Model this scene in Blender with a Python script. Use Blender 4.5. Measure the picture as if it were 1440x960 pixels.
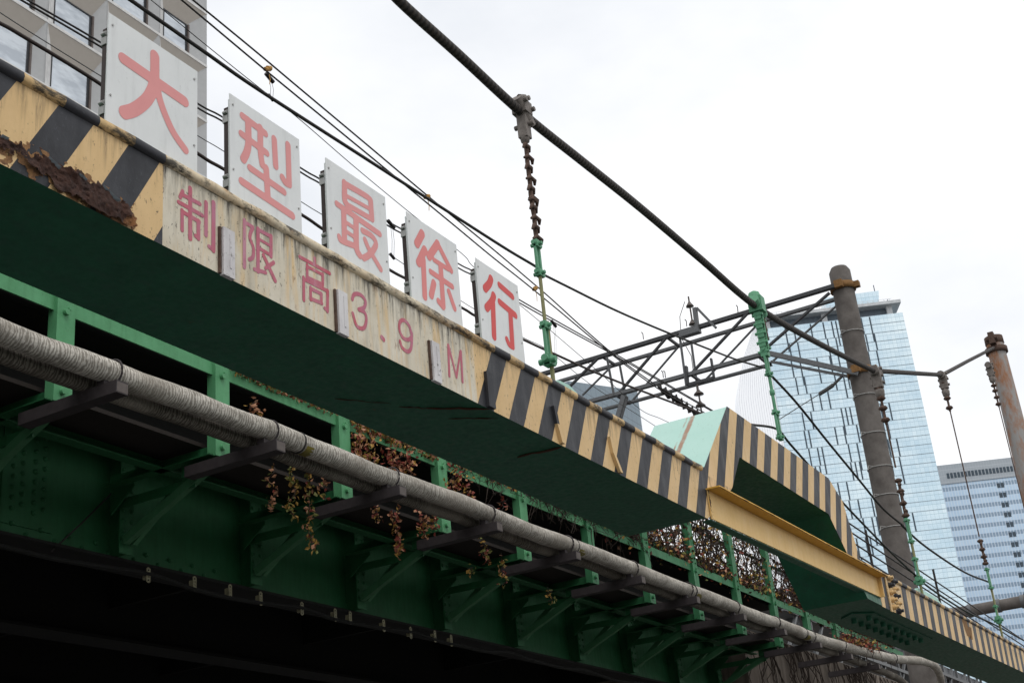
import bpy, math, random
import numpy as np
random.seed(7)
rng = np.random.default_rng(7)
R = math.radians

# ---------------------------------------------------------------- camera, world, sun, exposure
sc = bpy.context.scene
for o in list(bpy.data.objects): bpy.data.objects.remove(o)
F_PX = 1887.0                                     # focal length for a picture 1440 wide
CAM = np.array([0.0, 0.0, 1.5])                   # eye height of the photographer
AX = np.array([[0.50070969, 0.29880051, 0.8124088],      # world X (along the tracks) in camera axes (right, down, forward)
               [-0.86099816, 0.26872454, 0.43182089],    # world Y (away from the road, across the tracks)
               [-0.08928588, -0.91569939, 0.39181967]])  # world Z (up)
cam_data = bpy.data.cameras.new('camera'); cam = bpy.data.objects.new('camera', cam_data)
sc.collection.objects.link(cam); sc.camera = cam
from mathutils import Matrix, Vector
cam.matrix_world = Matrix(((AX[0, 0], -AX[0, 1], -AX[0, 2], CAM[0]),
                           (AX[1, 0], -AX[1, 1], -AX[1, 2], CAM[1]),
                           (AX[2, 0], -AX[2, 1], -AX[2, 2], CAM[2]), (0, 0, 0, 1)))
cam_data.sensor_width = 36.0; cam_data.lens = 36.0 * F_PX / 1440.0
cam_data.clip_start = 0.05; cam_data.clip_end = 6000.0

SUN_EL, SUN_AZ = R(58), R(205)                    # high veiled sun behind the photographer, a little to the left
world = bpy.data.worlds.new('World'); sc.world = world; world.use_nodes = True
wn = world.node_tree.nodes; wl = world.node_tree.links; wn.clear()
w_out = wn.new('ShaderNodeOutputWorld'); w_bg = wn.new('ShaderNodeBackground')
sky = wn.new('ShaderNodeTexSky'); sky.sky_type = 'NISHITA'; sky.sun_disc = False
sky.sun_elevation = SUN_EL; sky.sun_rotation = SUN_AZ; sky.dust_density = 3.0; sky.air_density = 1.0
w_tc = wn.new('ShaderNodeTexCoord')
w_map = wn.new('ShaderNodeMapping'); w_map.inputs['Scale'].default_value = (1.0, 1.0, 2.2)
w_noise = wn.new('ShaderNodeTexNoise'); w_noise.inputs['Scale'].default_value = 2.3
w_noise.inputs['Detail'].default_value = 6.0; w_noise.inputs['Roughness'].default_value = 0.52
w_ramp = wn.new('ShaderNodeValToRGB')
w_ramp.color_ramp.elements[0].position = 0.26; w_ramp.color_ramp.elements[0].color = (8.9, 9.25, 9.8, 1)
w_ramp.color_ramp.elements[1].position = 0.56; w_ramp.color_ramp.elements[1].color = (12.2, 12.2, 12.2, 1)
w_mix = wn.new('ShaderNodeMixRGB'); w_mix.inputs[0].default_value = 0.90
wl.new(w_tc.outputs['Generated'], w_map.inputs['Vector']); wl.new(w_map.outputs[0], w_noise.inputs['Vector'])
wl.new(w_noise.outputs[0], w_ramp.inputs[0]); wl.new(sky.outputs[0], w_mix.inputs[1]); wl.new(w_ramp.outputs[0], w_mix.inputs[2])
wl.new(w_mix.outputs[0], w_bg.inputs['Color']); w_bg.inputs['Strength'].default_value = 0.10
wl.new(w_bg.outputs[0], w_out.inputs['Surface'])

sun_data = bpy.data.lights.new('sun', 'SUN'); sun_data.energy = 0.9; sun_data.angle = R(25); sun_data.color = (1.0, 0.97, 0.93)
sun = bpy.data.objects.new('sun', sun_data); sc.collection.objects.link(sun)
_sd = Vector((math.sin(SUN_AZ) * math.cos(SUN_EL), math.cos(SUN_AZ) * math.cos(SUN_EL), math.sin(SUN_EL)))
sun.rotation_euler = _sd.to_track_quat('Z', 'Y').to_euler()
sc.view_settings.view_transform = 'Standard'; sc.view_settings.look = 'None'
sc.view_settings.exposure = 0.0; sc.view_settings.gamma = 1.0

# ---------------------------------------------------------------- helpers: survey points (photo pixel + known plane -> world point)
def ray(px, py): return AX @ np.array([px - 720.0, py - 480.0, F_PX])
def on_y(px, py, y): d = ray(px, py); return d * (y / d[1]) + CAM
def on_x(px, py, x): d = ray(px, py); return d * (x / d[0]) + CAM
def on_plane(px, py, p0, n):
    d = ray(px, py); return CAM + d * (np.dot(np.array(p0) - CAM, n) / np.dot(d, n))

# ---------------------------------------------------------------- helpers: materials
class NT:
    def __init__(s, name):
        s.m = bpy.data.materials.new(name); s.m.use_nodes = True
        s.t = s.m.node_tree; s.n = s.t.nodes; s.l = s.t.links
        s.b = s.n['Principled BSDF']
        s.tc = s.n.new('ShaderNodeTexCoord')
    def co(s, scale=(1, 1, 1), rot=(0, 0, 0)):
        m = s.n.new('ShaderNodeMapping'); m.inputs['Scale'].default_value = scale; m.inputs['Rotation'].default_value = rot
        s.l.new(s.tc.outputs['Object'], m.inputs['Vector']); return m.outputs[0]
    def noise(s, scale, detail=6, rough=0.6, vec=None, dist=0.0):
        t = s.n.new('ShaderNodeTexNoise'); t.inputs['Scale'].default_value = scale; t.inputs['Detail'].default_value = detail
        t.inputs['Roughness'].default_value = rough; t.inputs['Distortion'].default_value = dist
        s.l.new(vec if vec is not None else s.tc.outputs['Object'], t.inputs['Vector']); return t.outputs[0]
    def ramp(s, f, a, b, va=0.0, vb=1.0):
        t = s.n.new('ShaderNodeMapRange'); t.inputs[1].default_value = a; t.inputs[2].default_value = b
        t.inputs[3].default_value = va; t.inputs[4].default_value = vb; s.l.new(f, t.inputs[0]); return t.outputs[0]
    def math(s, op, a, b=None):
        t = s.n.new('ShaderNodeMath'); t.operation = op
        for i, v in enumerate((a, b)):
            if v is None: continue
            if isinstance(v, (int, float)): t.inputs[i].default_value = v
            else: s.l.new(v, t.inputs[i])
        return t.outputs[0]
    def mix(s, f, a, b):
        t = s.n.new('ShaderNodeMixRGB')
        for i, v in enumerate((f, a, b)):
            if isinstance(v, (int, float)): t.inputs[i].default_value = v
            elif isinstance(v, tuple): t.inputs[i].default_value = (*v[:3], 1)
            else: s.l.new(v, t.inputs[i])
        return t.outputs[0]
    def xyz(s):
        t = s.n.new('ShaderNodeSeparateXYZ'); s.l.new(s.tc.outputs['Object'], t.inputs[0]); return t.outputs
    def color(s, c):
        if isinstance(c, tuple): s.b.inputs['Base Color'].default_value = (*c[:3], 1)
        else: s.l.new(c, s.b.inputs['Base Color'])
    def rough(s, r):
        if isinstance(r, (int, float)): s.b.inputs['Roughness'].default_value = r
        else: s.l.new(r, s.b.inputs['Roughness'])
    def bump(s, h, strength=0.3, dist=0.01):
        t = s.n.new('ShaderNodeBump'); t.inputs['Strength'].default_value = strength; t.inputs['Distance'].default_value = dist
        s.l.new(h, t.inputs['Height']); s.l.new(t.outputs[0], s.b.inputs['Normal'])
    def metal(s, v): s.b.inputs['Metallic'].default_value = v

DIRT = (0.035, 0.028, 0.02); RUST = (0.16, 0.055, 0.018)
def paint(name, c1, c2, streak=0.5, speck=0.5, rust=0.3, rough=0.55, drip=0.0, dirt=DIRT, ztop=None, bump=0.25, stain=None):
    """weathered oil paint on steel: blotches, vertical run marks, pinholes and rust blooms"""
    s = NT(name)
    c = s.mix(s.ramp(s.noise(5, 8, 0.65), 0.35, 0.68), c1, c2)
    if stain:
        st = s.noise(3.0, 5, 0.6, s.co((5, 5, 0.5)))
        c = s.mix(s.math('MULTIPLY', s.ramp(st, 0.50, 0.66), 0.85), c, stain)
    run = s.noise(4.0, 5, 0.6, s.co((6, 6, 0.8)))
    c = s.mix(s.math('MULTIPLY', s.ramp(run, 0.50, 0.75), streak), c, tuple(0.35 * a + 0.65 * d for a, d in zip(c1, dirt)))
    if drip > 0 and ztop is not None:
        z = s.xyz()[2]
        length = s.ramp(s.noise(4.5, 5, 0.7, s.co((4, 4, 0.02))), 0.38, 0.74, 0.0, 0.30)
        d = s.math('SUBTRACT', z, s.math('SUBTRACT', ztop, length))
        c = s.mix(s.math('MULTIPLY', s.math('MULTIPLY', s.math('MULTIPLY', s.ramp(d, 0.0, 0.16), s.math('LESS_THAN', z, ztop + 0.004)), s.ramp(s.noise(30, 4, 0.7, s.co((3, 3, 0.35))), 0.34, 0.58)), drip), c, dirt)
    sp = s.noise(55, 4, 0.75, s.co((1, 1, 0.55)))
    zone = s.ramp(s.noise(2.6, 4, 0.6), 0.40, 0.62)
    c = s.mix(s.math('MULTIPLY', s.math('MULTIPLY', s.ramp(sp, 0.60, 0.66), zone), speck), c, dirt)
    ru = s.noise(7, 9, 0.72, s.co((1.2, 1.2, 0.6)))
    c = s.mix(s.math('MULTIPLY', s.ramp(ru, 0.62, 0.72), rust), c, RUST)
    s.color(c); s.rough(s.ramp(run, 0.3, 0.8, rough - 0.1, rough + 0.2))
    h = s.math('ADD', s.math('MULTIPLY', s.noise(38, 6, 0.7), 0.6), s.math('MULTIPLY', sp, 0.5))
    s.bump(h, bump, 0.006); s.b.inputs['Specular IOR Level'].default_value = 0.3
    return s.m
def plain(name, c1, c2=None, rough=0.6, metal=0.0, scale=20, bump=0.15, bdist=0.004):
    s = NT(name); n = s.noise(scale, 6, 0.65)
    s.color(s.mix(s.ramp(n, 0.3, 0.7), c1, c2 or tuple(v * 0.7 for v in c1))); s.rough(rough); s.metal(metal); s.bump(n, bump, bdist)
    s.b.inputs['Specular IOR Level'].default_value = 0.3
    return s.m

Z_RIM = 1.5 + 0.866 * 3.3
M = {}
M['yellow'] = paint('hazard_yellow_paint', (0.68, 0.475, 0.235), (0.62, 0.425, 0.205), 0.12, 0.95, 0.25, drip=0.6, ztop=(0.862 - 0.757) * 3.3)
M['black'] = paint('hazard_black_paint', (0.021, 0.022, 0.026), (0.040, 0.042, 0.049), 0.08, 0.35, 0.10, dirt=(0.12, 0.13, 0.15))
M['white'] = paint('aged_white_paint', (0.67, 0.625, 0.515), (0.55, 0.49, 0.37), 0.55, 1.0, 0.85, drip=1.0, ztop=(0.862 - 0.757) * 3.3, stain=(0.66, 0.46, 0.22))
M['rim_white'] = paint('rim_white_paint', (0.70, 0.62, 0.46), (0.58, 0.45, 0.28), 0.4, 0.9, 0.7)
M['rim_yellow'] = paint('rim_yellow_paint', (0.64, 0.45, 0.22), (0.50, 0.34, 0.15), 0.4, 0.9, 0.5)
for k in ('rim_white', 'rim_yellow'):             # moss and soot patches on top of the rim
    s_ = NT.__new__(NT); s_.m = M[k]; s_.t = s_.m.node_tree; s_.n = s_.t.nodes; s_.l = s_.t.links; s_.b = s_.n['Principled BSDF']
    s_.tc = [n for n in s_.n if n.type == 'TEX_COORD'][0]
    old = s_.b.inputs['Base Color'].links[0].from_socket
    s_.color(s_.mix(s_.math('MULTIPLY', s_.ramp(s_.noise(6, 6, 0.75, s_.co((1, 2.5, 2.5))), 0.47, 0.58), 0.92), s_.mix(s_.math('MULTIPLY', s_.ramp(s_.noise(7, 4, 0.6), 0.55, 0.66), 0.7), old, (0.42, 0.24, 0.10)), (0.03, 0.026, 0.02)))
M['tie_yellow'] = paint('beam_yellow_paint', (0.74, 0.50, 0.20), (0.70, 0.46, 0.17), 0.10, 0.25, 0.12)
M['tie_orange'] = paint('shaded_flange_ochre', (0.70, 0.40, 0.06), (0.64, 0.35, 0.05), 0.10, 0.25, 0.25)  # deeper ochre; shade and yellow bounce under the flange put into the colour
M['soffit'] = paint('girder_green_paint', (0.016, 0.130, 0.068), (0.010, 0.092, 0.048), 0.25, 0.55, 0.35, 0.5, stain=(0.020, 0.098, 0.060), bump=0.06)
M['teal'] = paint('faded_mint_paint', (0.42, 0.66, 0.57), (0.38, 0.62, 0.53), 0.10, 0.35, 0.0, 0.5)
M['glyph'] = paint('faded_crimson_paint', (0.50, 0.10, 0.125), (0.44, 0.17, 0.25), 0.15, 0.6, 0.0, 0.6, stain=(0.50, 0.27, 0.33))
M['sign_face'] = paint('sign_sheet', (0.715, 0.735, 0.73), (0.66, 0.685, 0.68), 0.16, 0.22, 0.0, 0.45, bump=0.05)
M['sign_pink'] = plain('sign_faded_red', (0.72, 0.30, 0.29), (0.66, 0.27, 0.265), 0.5, 0, 5, 0.03)
M['sign_coral'] = plain('sign_half_faded_red', (0.72, 0.235, 0.225), (0.67, 0.21, 0.20), 0.5, 0, 5, 0.03)
M['sign_red'] = plain('sign_fresh_red', (0.66, 0.075, 0.07), (0.60, 0.065, 0.06), 0.5, 0, 5, 0.03)
M['post_brown'] = plain('brown_painted_steel', (0.045, 0.030, 0.026), None, 0.55)
M['galv'] = plain('galvanised_steel', (0.42, 0.42, 0.41), (0.28, 0.28, 0.27), 0.5, 0.3)
M['cable'] = plain('dark_wire_rope', (0.035, 0.031, 0.029), (0.020, 0.018, 0.017), 0.7)
_s = NT('twisted_wire_rope'); _w = _s.n.new('ShaderNodeTexWave'); _w.inputs['Scale'].default_value = 7.0
_s.l.new(_s.co((1, 0.2, 2.4)), _w.inputs['Vector']); _s.color(_s.mix(_w.outputs['Fac'] if 'Fac' in _w.outputs else _w.outputs[1], (0.018, 0.015, 0.013), (0.06, 0.048, 0.04)))
_s.bump(_w.outputs[1], 0.9, 0.012); _s.rough(0.75); M['rope'] = _s.m
M['wire'] = plain('copper_wire_dark', (0.028, 0.025, 0.024), None, 0.6)
M['wire_brown'] = plain('contact_wire_brown', (0.045, 0.032, 0.027), None, 0.6)
M['wire_grey'] = plain('thin_grey_wire', (0.10, 0.10, 0.10), None, 0.6)
M['rusty'] = plain('rusted_fitting', (0.13, 0.085, 0.065), (0.055, 0.032, 0.024), 0.85, 0, 30, 0.5)
M['cast'] = plain('weathered_cast_clamp', (0.24, 0.215, 0.195), (0.11, 0.095, 0.085), 0.7, 0, 22, 0.4)
M['hgreen'] = paint('hanger_green_paint', (0.12, 0.335, 0.195), (0.095, 0.27, 0.155), 0.2, 0.4, 0.25)
M['holive'] = plain('olive_rod', (0.28, 0.27, 0.13), (0.20, 0.20, 0.10), 0.6)
M['orange'] = plain('orange_spacer', (0.50, 0.27, 0.06), None, 0.6)
M['bgreen'] = paint('bridge_green_paint', (0.016, 0.105, 0.038), (0.012, 0.082, 0.028), 0.25, 0.4, 0.10, 0.6)  # green darkened so the colour carries the shade on the girder web
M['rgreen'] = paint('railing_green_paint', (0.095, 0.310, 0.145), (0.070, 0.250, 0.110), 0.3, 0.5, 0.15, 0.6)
M['underside'] = plain('near_black_underside', (0.011, 0.011, 0.010), (0.007, 0.007, 0.006), 0.9)  # near-black base colour for the parts under the deck
M['bracket'] = plain('dark_channel_steel', (0.050, 0.042, 0.044), (0.032, 0.026, 0.027), 0.7)
M['bracket_end'] = plain('brown_bracket_end', (0.13, 0.11, 0.10), (0.09, 0.075, 0.07), 0.7)
M['rgreen_dark'] = paint('darker_railing_green', (0.045, 0.190, 0.085), (0.030, 0.145, 0.060), 0.4, 0.7, 0.2, 0.6)  # darker railing green for the far run of beam and posts
M['strut'] = paint('lightened_strut_green', (0.050, 0.165, 0.075), (0.038, 0.13, 0.058), 0.2, 0.4, 0.1)  # lightened green; light on the strut faces is put into the colour
M['tag'] = plain('brass_tag', (0.30, 0.28, 0.17), (0.12, 0.11, 0.07), 0.5, 0, 5)
M['concrete'] = plain('pole_concrete', (0.165, 0.150, 0.138), (0.085, 0.075, 0.068), 0.85, 0, 3, 0.3)
M['steel_grey'] = plain('grey_lattice_steel', (0.16, 0.165, 0.17), (0.11, 0.115, 0.12), 0.55, 0.2)
M['steel_dark'] = plain('dark_lattice_steel', (0.075, 0.078, 0.082), (0.05, 0.052, 0.056), 0.6, 0.2)
M['band'] = plain('ochre_rust_band', (0.26, 0.14, 0.05), (0.15, 0.075, 0.025), 0.8)
M['insul'] = plain('porcelain_brown', (0.12, 0.10, 0.09), None, 0.25)
M['leaf_red'] = plain('leaf_red', (0.26, 0.055, 0.035), (0.20, 0.04, 0.03), 0.6)
M['leaf_pink'] = plain('leaf_pink', (0.44, 0.22, 0.13), (0.36, 0.17, 0.09), 0.6)
M['leaf_ochre'] = plain('leaf_ochre', (0.42, 0.26, 0.065), (0.34, 0.19, 0.04), 0.6)
M['leaf_green'] = plain('leaf_olive', (0.20, 0.20, 0.05), (0.13, 0.14, 0.035), 0.6)
M['leaf_brown'] = plain('leaf_dry_brown', (0.085, 0.042, 0.025), (0.05, 0.026, 0.016), 0.8)
M['twig'] = plain('dry_twig', (0.045, 0.032, 0.025), None, 0.9)
M['board'] = paint('grey_cover_board', (0.66, 0.65, 0.65), (0.52, 0.50, 0.51), 0.3, 1.0, 0.3)
M['asphalt'] = plain('asphalt', (0.055, 0.055, 0.056), (0.045, 0.045, 0.046), 0.9, 0, 60, 0.4)
M['pave'] = plain('pavement_slab', (0.15, 0.145, 0.14), (0.10, 0.098, 0.095), 0.85, 0, 12, 0.2)
M['line'] = plain('road_line_white', (0.72, 0.72, 0.70), None, 0.7)

# wrapped pipe: grey hessian bandage, wrinkled turns, darker in the folds, soot blotches
s = NT('bandaged_pipe_wrap')
wv = s.n.new('ShaderNodeTexWave'); wv.bands_direction = 'X'; wv.inputs['Scale'].default_value = 13.0; wv.inputs['Distortion'].default_value = 11.0
wv.inputs['Detail'].default_value = 4.0; wv.inputs['Detail Scale'].default_value = 1.6; wv.inputs['Detail Roughness'].default_value = 0.65
s.l.new(s.co((1, 0.35, 0.35)), wv.inputs['Vector'])
soot = s.ramp(s.noise(3.2, 7, 0.75, s.co((1.0, 3, 3))), 0.38, 0.62)
c = s.mix(s.ramp(wv.outputs[1], 0.25, 0.75), (0.32, 0.295, 0.255), (0.68, 0.64, 0.575))
c = s.mix(s.math('MULTIPLY', soot, 0.55), c, (0.10, 0.088, 0.072)); c = s.mix(s.math('MULTIPLY', s.ramp(s.noise(1.1, 3, 0.5), 0.52, 0.60), 0.5), c, (0.30, 0.27, 0.23))
s.color(c); s.rough(0.95); s.bump(wv.outputs[1], 0.45, 0.010); s.b.inputs['Specular IOR Level'].default_value = 0.1
M['wrap'] = s.m
M['wrap_dark'] = s.m.copy(); M['wrap_dark'].name = 'darker_pipe_wrap'  # darker copy of the wrap for the thinner pipe
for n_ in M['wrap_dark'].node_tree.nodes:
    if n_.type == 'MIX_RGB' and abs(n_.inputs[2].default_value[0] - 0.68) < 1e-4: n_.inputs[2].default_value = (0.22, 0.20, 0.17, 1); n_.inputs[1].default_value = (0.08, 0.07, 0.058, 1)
# deep flaking corrosion
s = NT('flaking_corrosion'); n1 = s.noise(16, 10, 0.75); n2 = s.noise(5, 6, 0.7)
c = s.mix(s.ramp(n1, 0.35, 0.7), (0.028, 0.013, 0.010), (0.085, 0.034, 0.020))
c = s.mix(s.math('MULTIPLY', s.ramp(n2, 0.58, 0.70), 0.8), c, (0.34, 0.15, 0.05)); s.color(c); s.rough(0.95); s.bump(n1, 1.0, 0.02); M['corrosion'] = s.m
s = NT('rusted_mast_paint'); n1 = s.noise(1.6, 8, 0.7, s.co((1.6, 1.6, 0.6)))
s.color(s.mix(s.ramp(n1, 0.44, 0.58), (0.30, 0.29, 0.28), (0.30, 0.13, 0.055))); s.rough(0.7); s.bump(n1, 0.3, 0.01); M['rustmast'] = s.m
s = NT('stained_abutment_concrete'); n1 = s.noise(1.5, 8, 0.7); n2 = s.noise(2.5, 5, 0.6, s.co((3, 3, 0.4)))
s.color(s.mix(s.math('MULTIPLY', s.ramp(n2, 0.42, 0.62), 0.7), s.mix(s.ramp(n1, 0.3, 0.7), (0.24, 0.20, 0.165), (0.16, 0.13, 0.105)), (0.055, 0.042, 0.032)))
s.rough(0.95); s.bump(n1, 0.5, 0.03); M['abut'] = s.m

# ---------------------------------------------------------------- helpers: meshes and objects
COL = sc.collection
class MB:
    def __init__(s): s.v = []; s.f = []; s.m = []; s.sm = []
    def add(s, vs, fs, mi=0, smooth=False):
        o = len(s.v); s.v += [tuple(map(float, v)) for v in vs]
        for f in fs: s.f.append(tuple(i + o for i in f)); s.m.append(mi); s.sm.append(smooth)
        return s
    def box(s, a, b, mi=0):
        x0, y0, z0 = (min(p, q) for p, q in zip(a, b)); x1, y1, z1 = (max(p, q) for p, q in zip(a, b))
        return s.add([(x0, y0, z0), (x1, y0, z0), (x1, y1, z0), (x0, y1, z0), (x0, y0, z1), (x1, y0, z1), (x1, y1, z1), (x0, y1, z1)],
                     [(0, 3, 2, 1), (4, 5, 6, 7), (0, 1, 5, 4), (1, 2, 6, 5), (2, 3, 7, 6), (3, 0, 4, 7)], mi)
    def bar(s, p, q, w, h, up=(0, 0, 1), mi=0):
        p = np.array(p, float); q = np.array(q, float); d = q - p; d /= np.linalg.norm(d)
        u = np.array(up, float); a = np.cross(d, u)
        if np.linalg.norm(a) < 1e-4: a = np.cross(d, np.array([1.0, 0, 0]))
        a /= np.linalg.norm(a); b = np.cross(a, d)
        vs = [c + a * sa * w / 2 + b * sb * h / 2 for c in (p, q) for sa, sb in ((-1, -1), (1, -1), (1, 1), (-1, 1))]
        return s.add(vs, [(0, 3, 2, 1), (4, 5, 6, 7), (0, 1, 5, 4), (1, 2, 6, 5), (2, 3, 7, 6), (3, 0, 4, 7)], mi)
    def angle(s, p, q, w, t, up=(0, 0, 1), mi=0, flip=1):
        """an L section: two legs"""
        p = np.array(p, float); q = np.array(q, float); d = q - p; d /= np.linalg.norm(d)
        u = np.array(up, float); a = np.cross(d, u); a /= np.linalg.norm(a); b = np.cross(a, d)
        s.bar(p + b * w / 2, q + b * w / 2, t, w, up, mi)
        return s.bar(p + a * flip * (w / 2 + t / 2 + .001), q + a * flip * (w / 2 + t / 2 + .001), w, t, up, mi)
    def tube(s, pts, r, n=8, mi=0, cap=True, smooth=True):
        P = [np.array(p, float) for p in pts]; rs = r if isinstance(r, (list, tuple)) else [r] * len(P)
        ref = np.array([0, 0, 1.0]); d0 = P[-1] - P[0]
        if abs(d0[2]) > 0.9 * np.linalg.norm(d0): ref = np.array([1.0, 0, 0])
        vs = []
        for i, p in enumerate(P):
            d = P[min(i + 1, len(P) - 1)] - P[max(i - 1, 0)]; d /= (np.linalg.norm(d) + 1e-12)
            a = np.cross(d, ref); a /= (np.linalg.norm(a) + 1e-12); b = np.cross(a, d)
            for k in range(n):
                t = 2 * math.pi * k / n; vs.append(p + (a * math.cos(t) + b * math.sin(t)) * rs[i])
        fs = [(i * n + k, i * n + (k + 1) % n, (i + 1) * n + (k + 1) % n, (i + 1) * n + k) for i in range(len(P) - 1) for k in range(n)]
        s.add(vs, fs, mi, smooth)
        if cap:
            o = len(vs)
            s.add(vs[:n], [tuple(range(n))[::-1]], mi); s.add(vs[-n:], [tuple(range(n))], mi)
        return s
    def cyl(s, p, q, r, n=12, mi=0, r2=None): return s.tube([p, q], [r, r if r2 is None else r2], n, mi)
    def lathe(s, c, prof, n=12, mi=0):
        vs = [(c[0] + r * math.cos(2 * math.pi * k / n), c[1] + r * math.sin(2 * math.pi * k / n), c[2] + z) for r, z in prof for k in range(n)]
        fs = [(i * n + k, i * n + (k + 1) % n, (i + 1) * n + (k + 1) % n, (i + 1) * n + k) for i in range(len(prof) - 1) for k in range(n)]
        return s.add(vs, fs, mi, True)
    def prism_y(s, poly, y0, y1, mi=0, mis=None, front=True):
        """polygon in X-Z pushed along Y; mis gives a slot per side face"""
        n = len(poly); vs = [(x, y0, z) for x, z in poly] + [(x, y1, z) for x, z in poly]
        if front: s.add(vs, [tuple(range(n))], mi)
        s.add(vs, [tuple(range(n, 2 * n))[::-1]], mi)
        for i in range(n):
            j = (i + 1) % n; s.add([vs[i], vs[j], vs[n + j], vs[n + i]], [(0, 3, 2, 1)], mis[i] if mis else mi)
        return s
    def build(s, name, mats, parent=None, local=False):
        me = bpy.data.meshes.new(name)
        off = np.array(parent_loc(parent)) if (parent is not None and not local) else np.zeros(3)
        me.from_pydata([tuple(np.array(v) - off) for v in s.v], [], s.f)
        if not isinstance(mats, (list, tuple)): mats = [mats]
        for m in mats: me.materials.append(M[m] if isinstance(m, str) else m)
        me.polygons.foreach_set('material_index', s.m); me.polygons.foreach_set('use_smooth', s.sm); me.update()
        o = bpy.data.objects.new(name, me); COL.objects.link(o)
        if parent is not None: o.parent = parent
        return o
WLOC = {}
def parent_loc(p):
    return WLOC[p.name]
def thing(name, label, cat, loc=(0, 0, 0), rz=0.0, group=None):
    o = bpy.data.objects.new(name, None); COL.objects.link(o); o.location = loc; o.rotation_euler = (0, 0, rz)
    o.empty_display_size = 0.1
    o['label'] = label; o['category'] = cat
    if group: o['group'] = group
    WLOC[o.name] = tuple(loc); return o
def part(mb, name, mats, parent, label=None, local=False):
    o = mb.build(name, mats, parent, local); WLOC[o.name] = parent_loc(parent)
    if label: o['label'] = label
    return o
def single(mb, name, mats, label, cat, group=None):
    o = mb.build(name, mats); o['label'] = label; o['category'] = cat
    if group: o['group'] = group
    WLOC[o.name] = (0, 0, 0); return o
def struct(mb, name, mats, kind='structure'):
    o = mb.build(name, mats); o['kind'] = kind; return o
def spline(pts, k=10):
    """Catmull-Rom through the points"""
    P = [np.array(p, float) for p in pts]; P = [2 * P[0] - P[1]] + P + [2 * P[-1] - P[-2]]; out = []
    for i in range(1, len(P) - 2):
        a, b, c, d = P[i - 1:i + 3]
        for j in range(k):
            t = j / k; out.append(0.5 * (2 * b + (c - a) * t + (2 * a - 5 * b + 4 * c - d) * t * t + (3 * b - a - 3 * c + d) * t ** 3))
    out.append(P[-2]); return out
def clip(poly, nx, nz, d):
    """keep the part of a convex X-Z polygon where nx*x+nz*z >= d"""
    out = []
    for i in range(len(poly)):
        a = poly[i]; b = poly[(i + 1) % len(poly)]; fa = nx * a[0] + nz * a[1] - d; fb = nx * b[0] + nz * b[1] - d
        if fa >= 0: out.append(a)
        if (fa > 0 > fb) or (fa < 0 < fb): t = fa / (fa - fb); out.append((a[0] + (b[0] - a[0]) * t, a[1] + (b[1] - a[1]) * t))
    return out
# outlines as one clean sheet: signed distance of brush strokes or a polygon, contoured on a fine grid
def sdf_strokes(X, Z, strokes):
    D = np.full(X.shape, 9e9)
    for pts, w in strokes:
        if len(pts) > 2: pts = [(p[0], p[1]) for p in spline([(a, b, 0) for a, b in pts], 4)]
        for (ax, az), (bx, bz) in zip(pts[:-1], pts[1:]):
            vx, vz = bx - ax, bz - az; L = vx * vx + vz * vz + 1e-12
            t = np.clip(((X - ax) * vx + (Z - az) * vz) / L, 0, 1)
            D = np.minimum(D, np.hypot(X - ax - t * vx, Z - az - t * vz) - w / 2)
    return D
def sdf_poly(X, Z, poly):
    D = np.full(X.shape, 9e9); inside = np.zeros(X.shape, bool); n = len(poly)
    for i in range(n):
        ax, az = poly[i]; bx, bz = poly[(i + 1) % n]; vx, vz = bx - ax, bz - az
        t = np.clip(((X - ax) * vx + (Z - az) * vz) / (vx * vx + vz * vz + 1e-12), 0, 1)
        D = np.minimum(D, np.hypot(X - ax - t * vx, Z - az - t * vz))
        c = ((az > Z) != (bz > Z)) & (X < (bx - ax) * (Z - az) / (bz - az + 1e-15) + ax); inside ^= c
    return np.where(inside, -D, D)
def contour(xs, zs, D, y, mb=None, yfun=None, mi=0):
    mb = mb or MB(); nz, nx = D.shape; vid = {}; vs = []; fs = []
    def vert(key, x, z):
        if key not in vid: vid[key] = len(vs); vs.append((x, y if yfun is None else yfun(x, z), z))
        return vid[key]
    for j in range(nz - 1):
        for i in range(nx - 1):
            c = [(i, j), (i + 1, j), (i + 1, j + 1), (i, j + 1)]; d = [D[b, a] for a, b in c]
            if min(d) >= 0: continue
            f = []
            for k in range(4):
                a, b = c[k], c[(k + 1) % 4]; da, db = d[k], d[(k + 1) % 4]
                if da < 0: f.append(vert(a, xs[a[0]], zs[a[1]]))
                if (da < 0) != (db < 0):
                    t = da / (da - db); lo, hi = min(a, b), max(a, b)
                    f.append(vert((lo, hi), xs[a[0]] + (xs[b[0]] - xs[a[0]]) * t, zs[a[1]] + (zs[b[1]] - zs[a[1]]) * t))
            if len(f) >= 3: fs.append(tuple(f))
    return mb.add(vs, fs, mi)
def glyph_mesh(strokes, y, n=84):
    A = np.array([p for pts, w in strokes for p in pts]); pad = max(w for _, w in strokes)
    x0, z0 = A.min(0) - pad; x1, z1 = A.max(0) + pad; st = max(x1 - x0, z1 - z0) / n
    xs = np.arange(x0, x1 + st, st); zs = np.arange(z0, z1 + st, st); X, Z = np.meshgrid(xs, zs)
    return contour(xs, zs, sdf_strokes(X, Z, strokes), y)
def vnoise(x, z, f, seed=0):
    """cheap smooth value noise"""
    r = np.random.default_rng(seed).random((64, 64)); u, v = x * f % 63, z * f % 63
    i, j = np.floor(u).astype(int), np.floor(v).astype(int); a, b = u - i, v - j
    a = a * a * (3 - 2 * a); b = b * b * (3 - 2 * b); i2, j2 = (i + 1) % 64, (j + 1) % 64
    return (r[j, i] * (1 - a) + r[j, i2] * a) * (1 - b) + (r[j2, i] * (1 - a) + r[j2, i2] * a) * b


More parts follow.
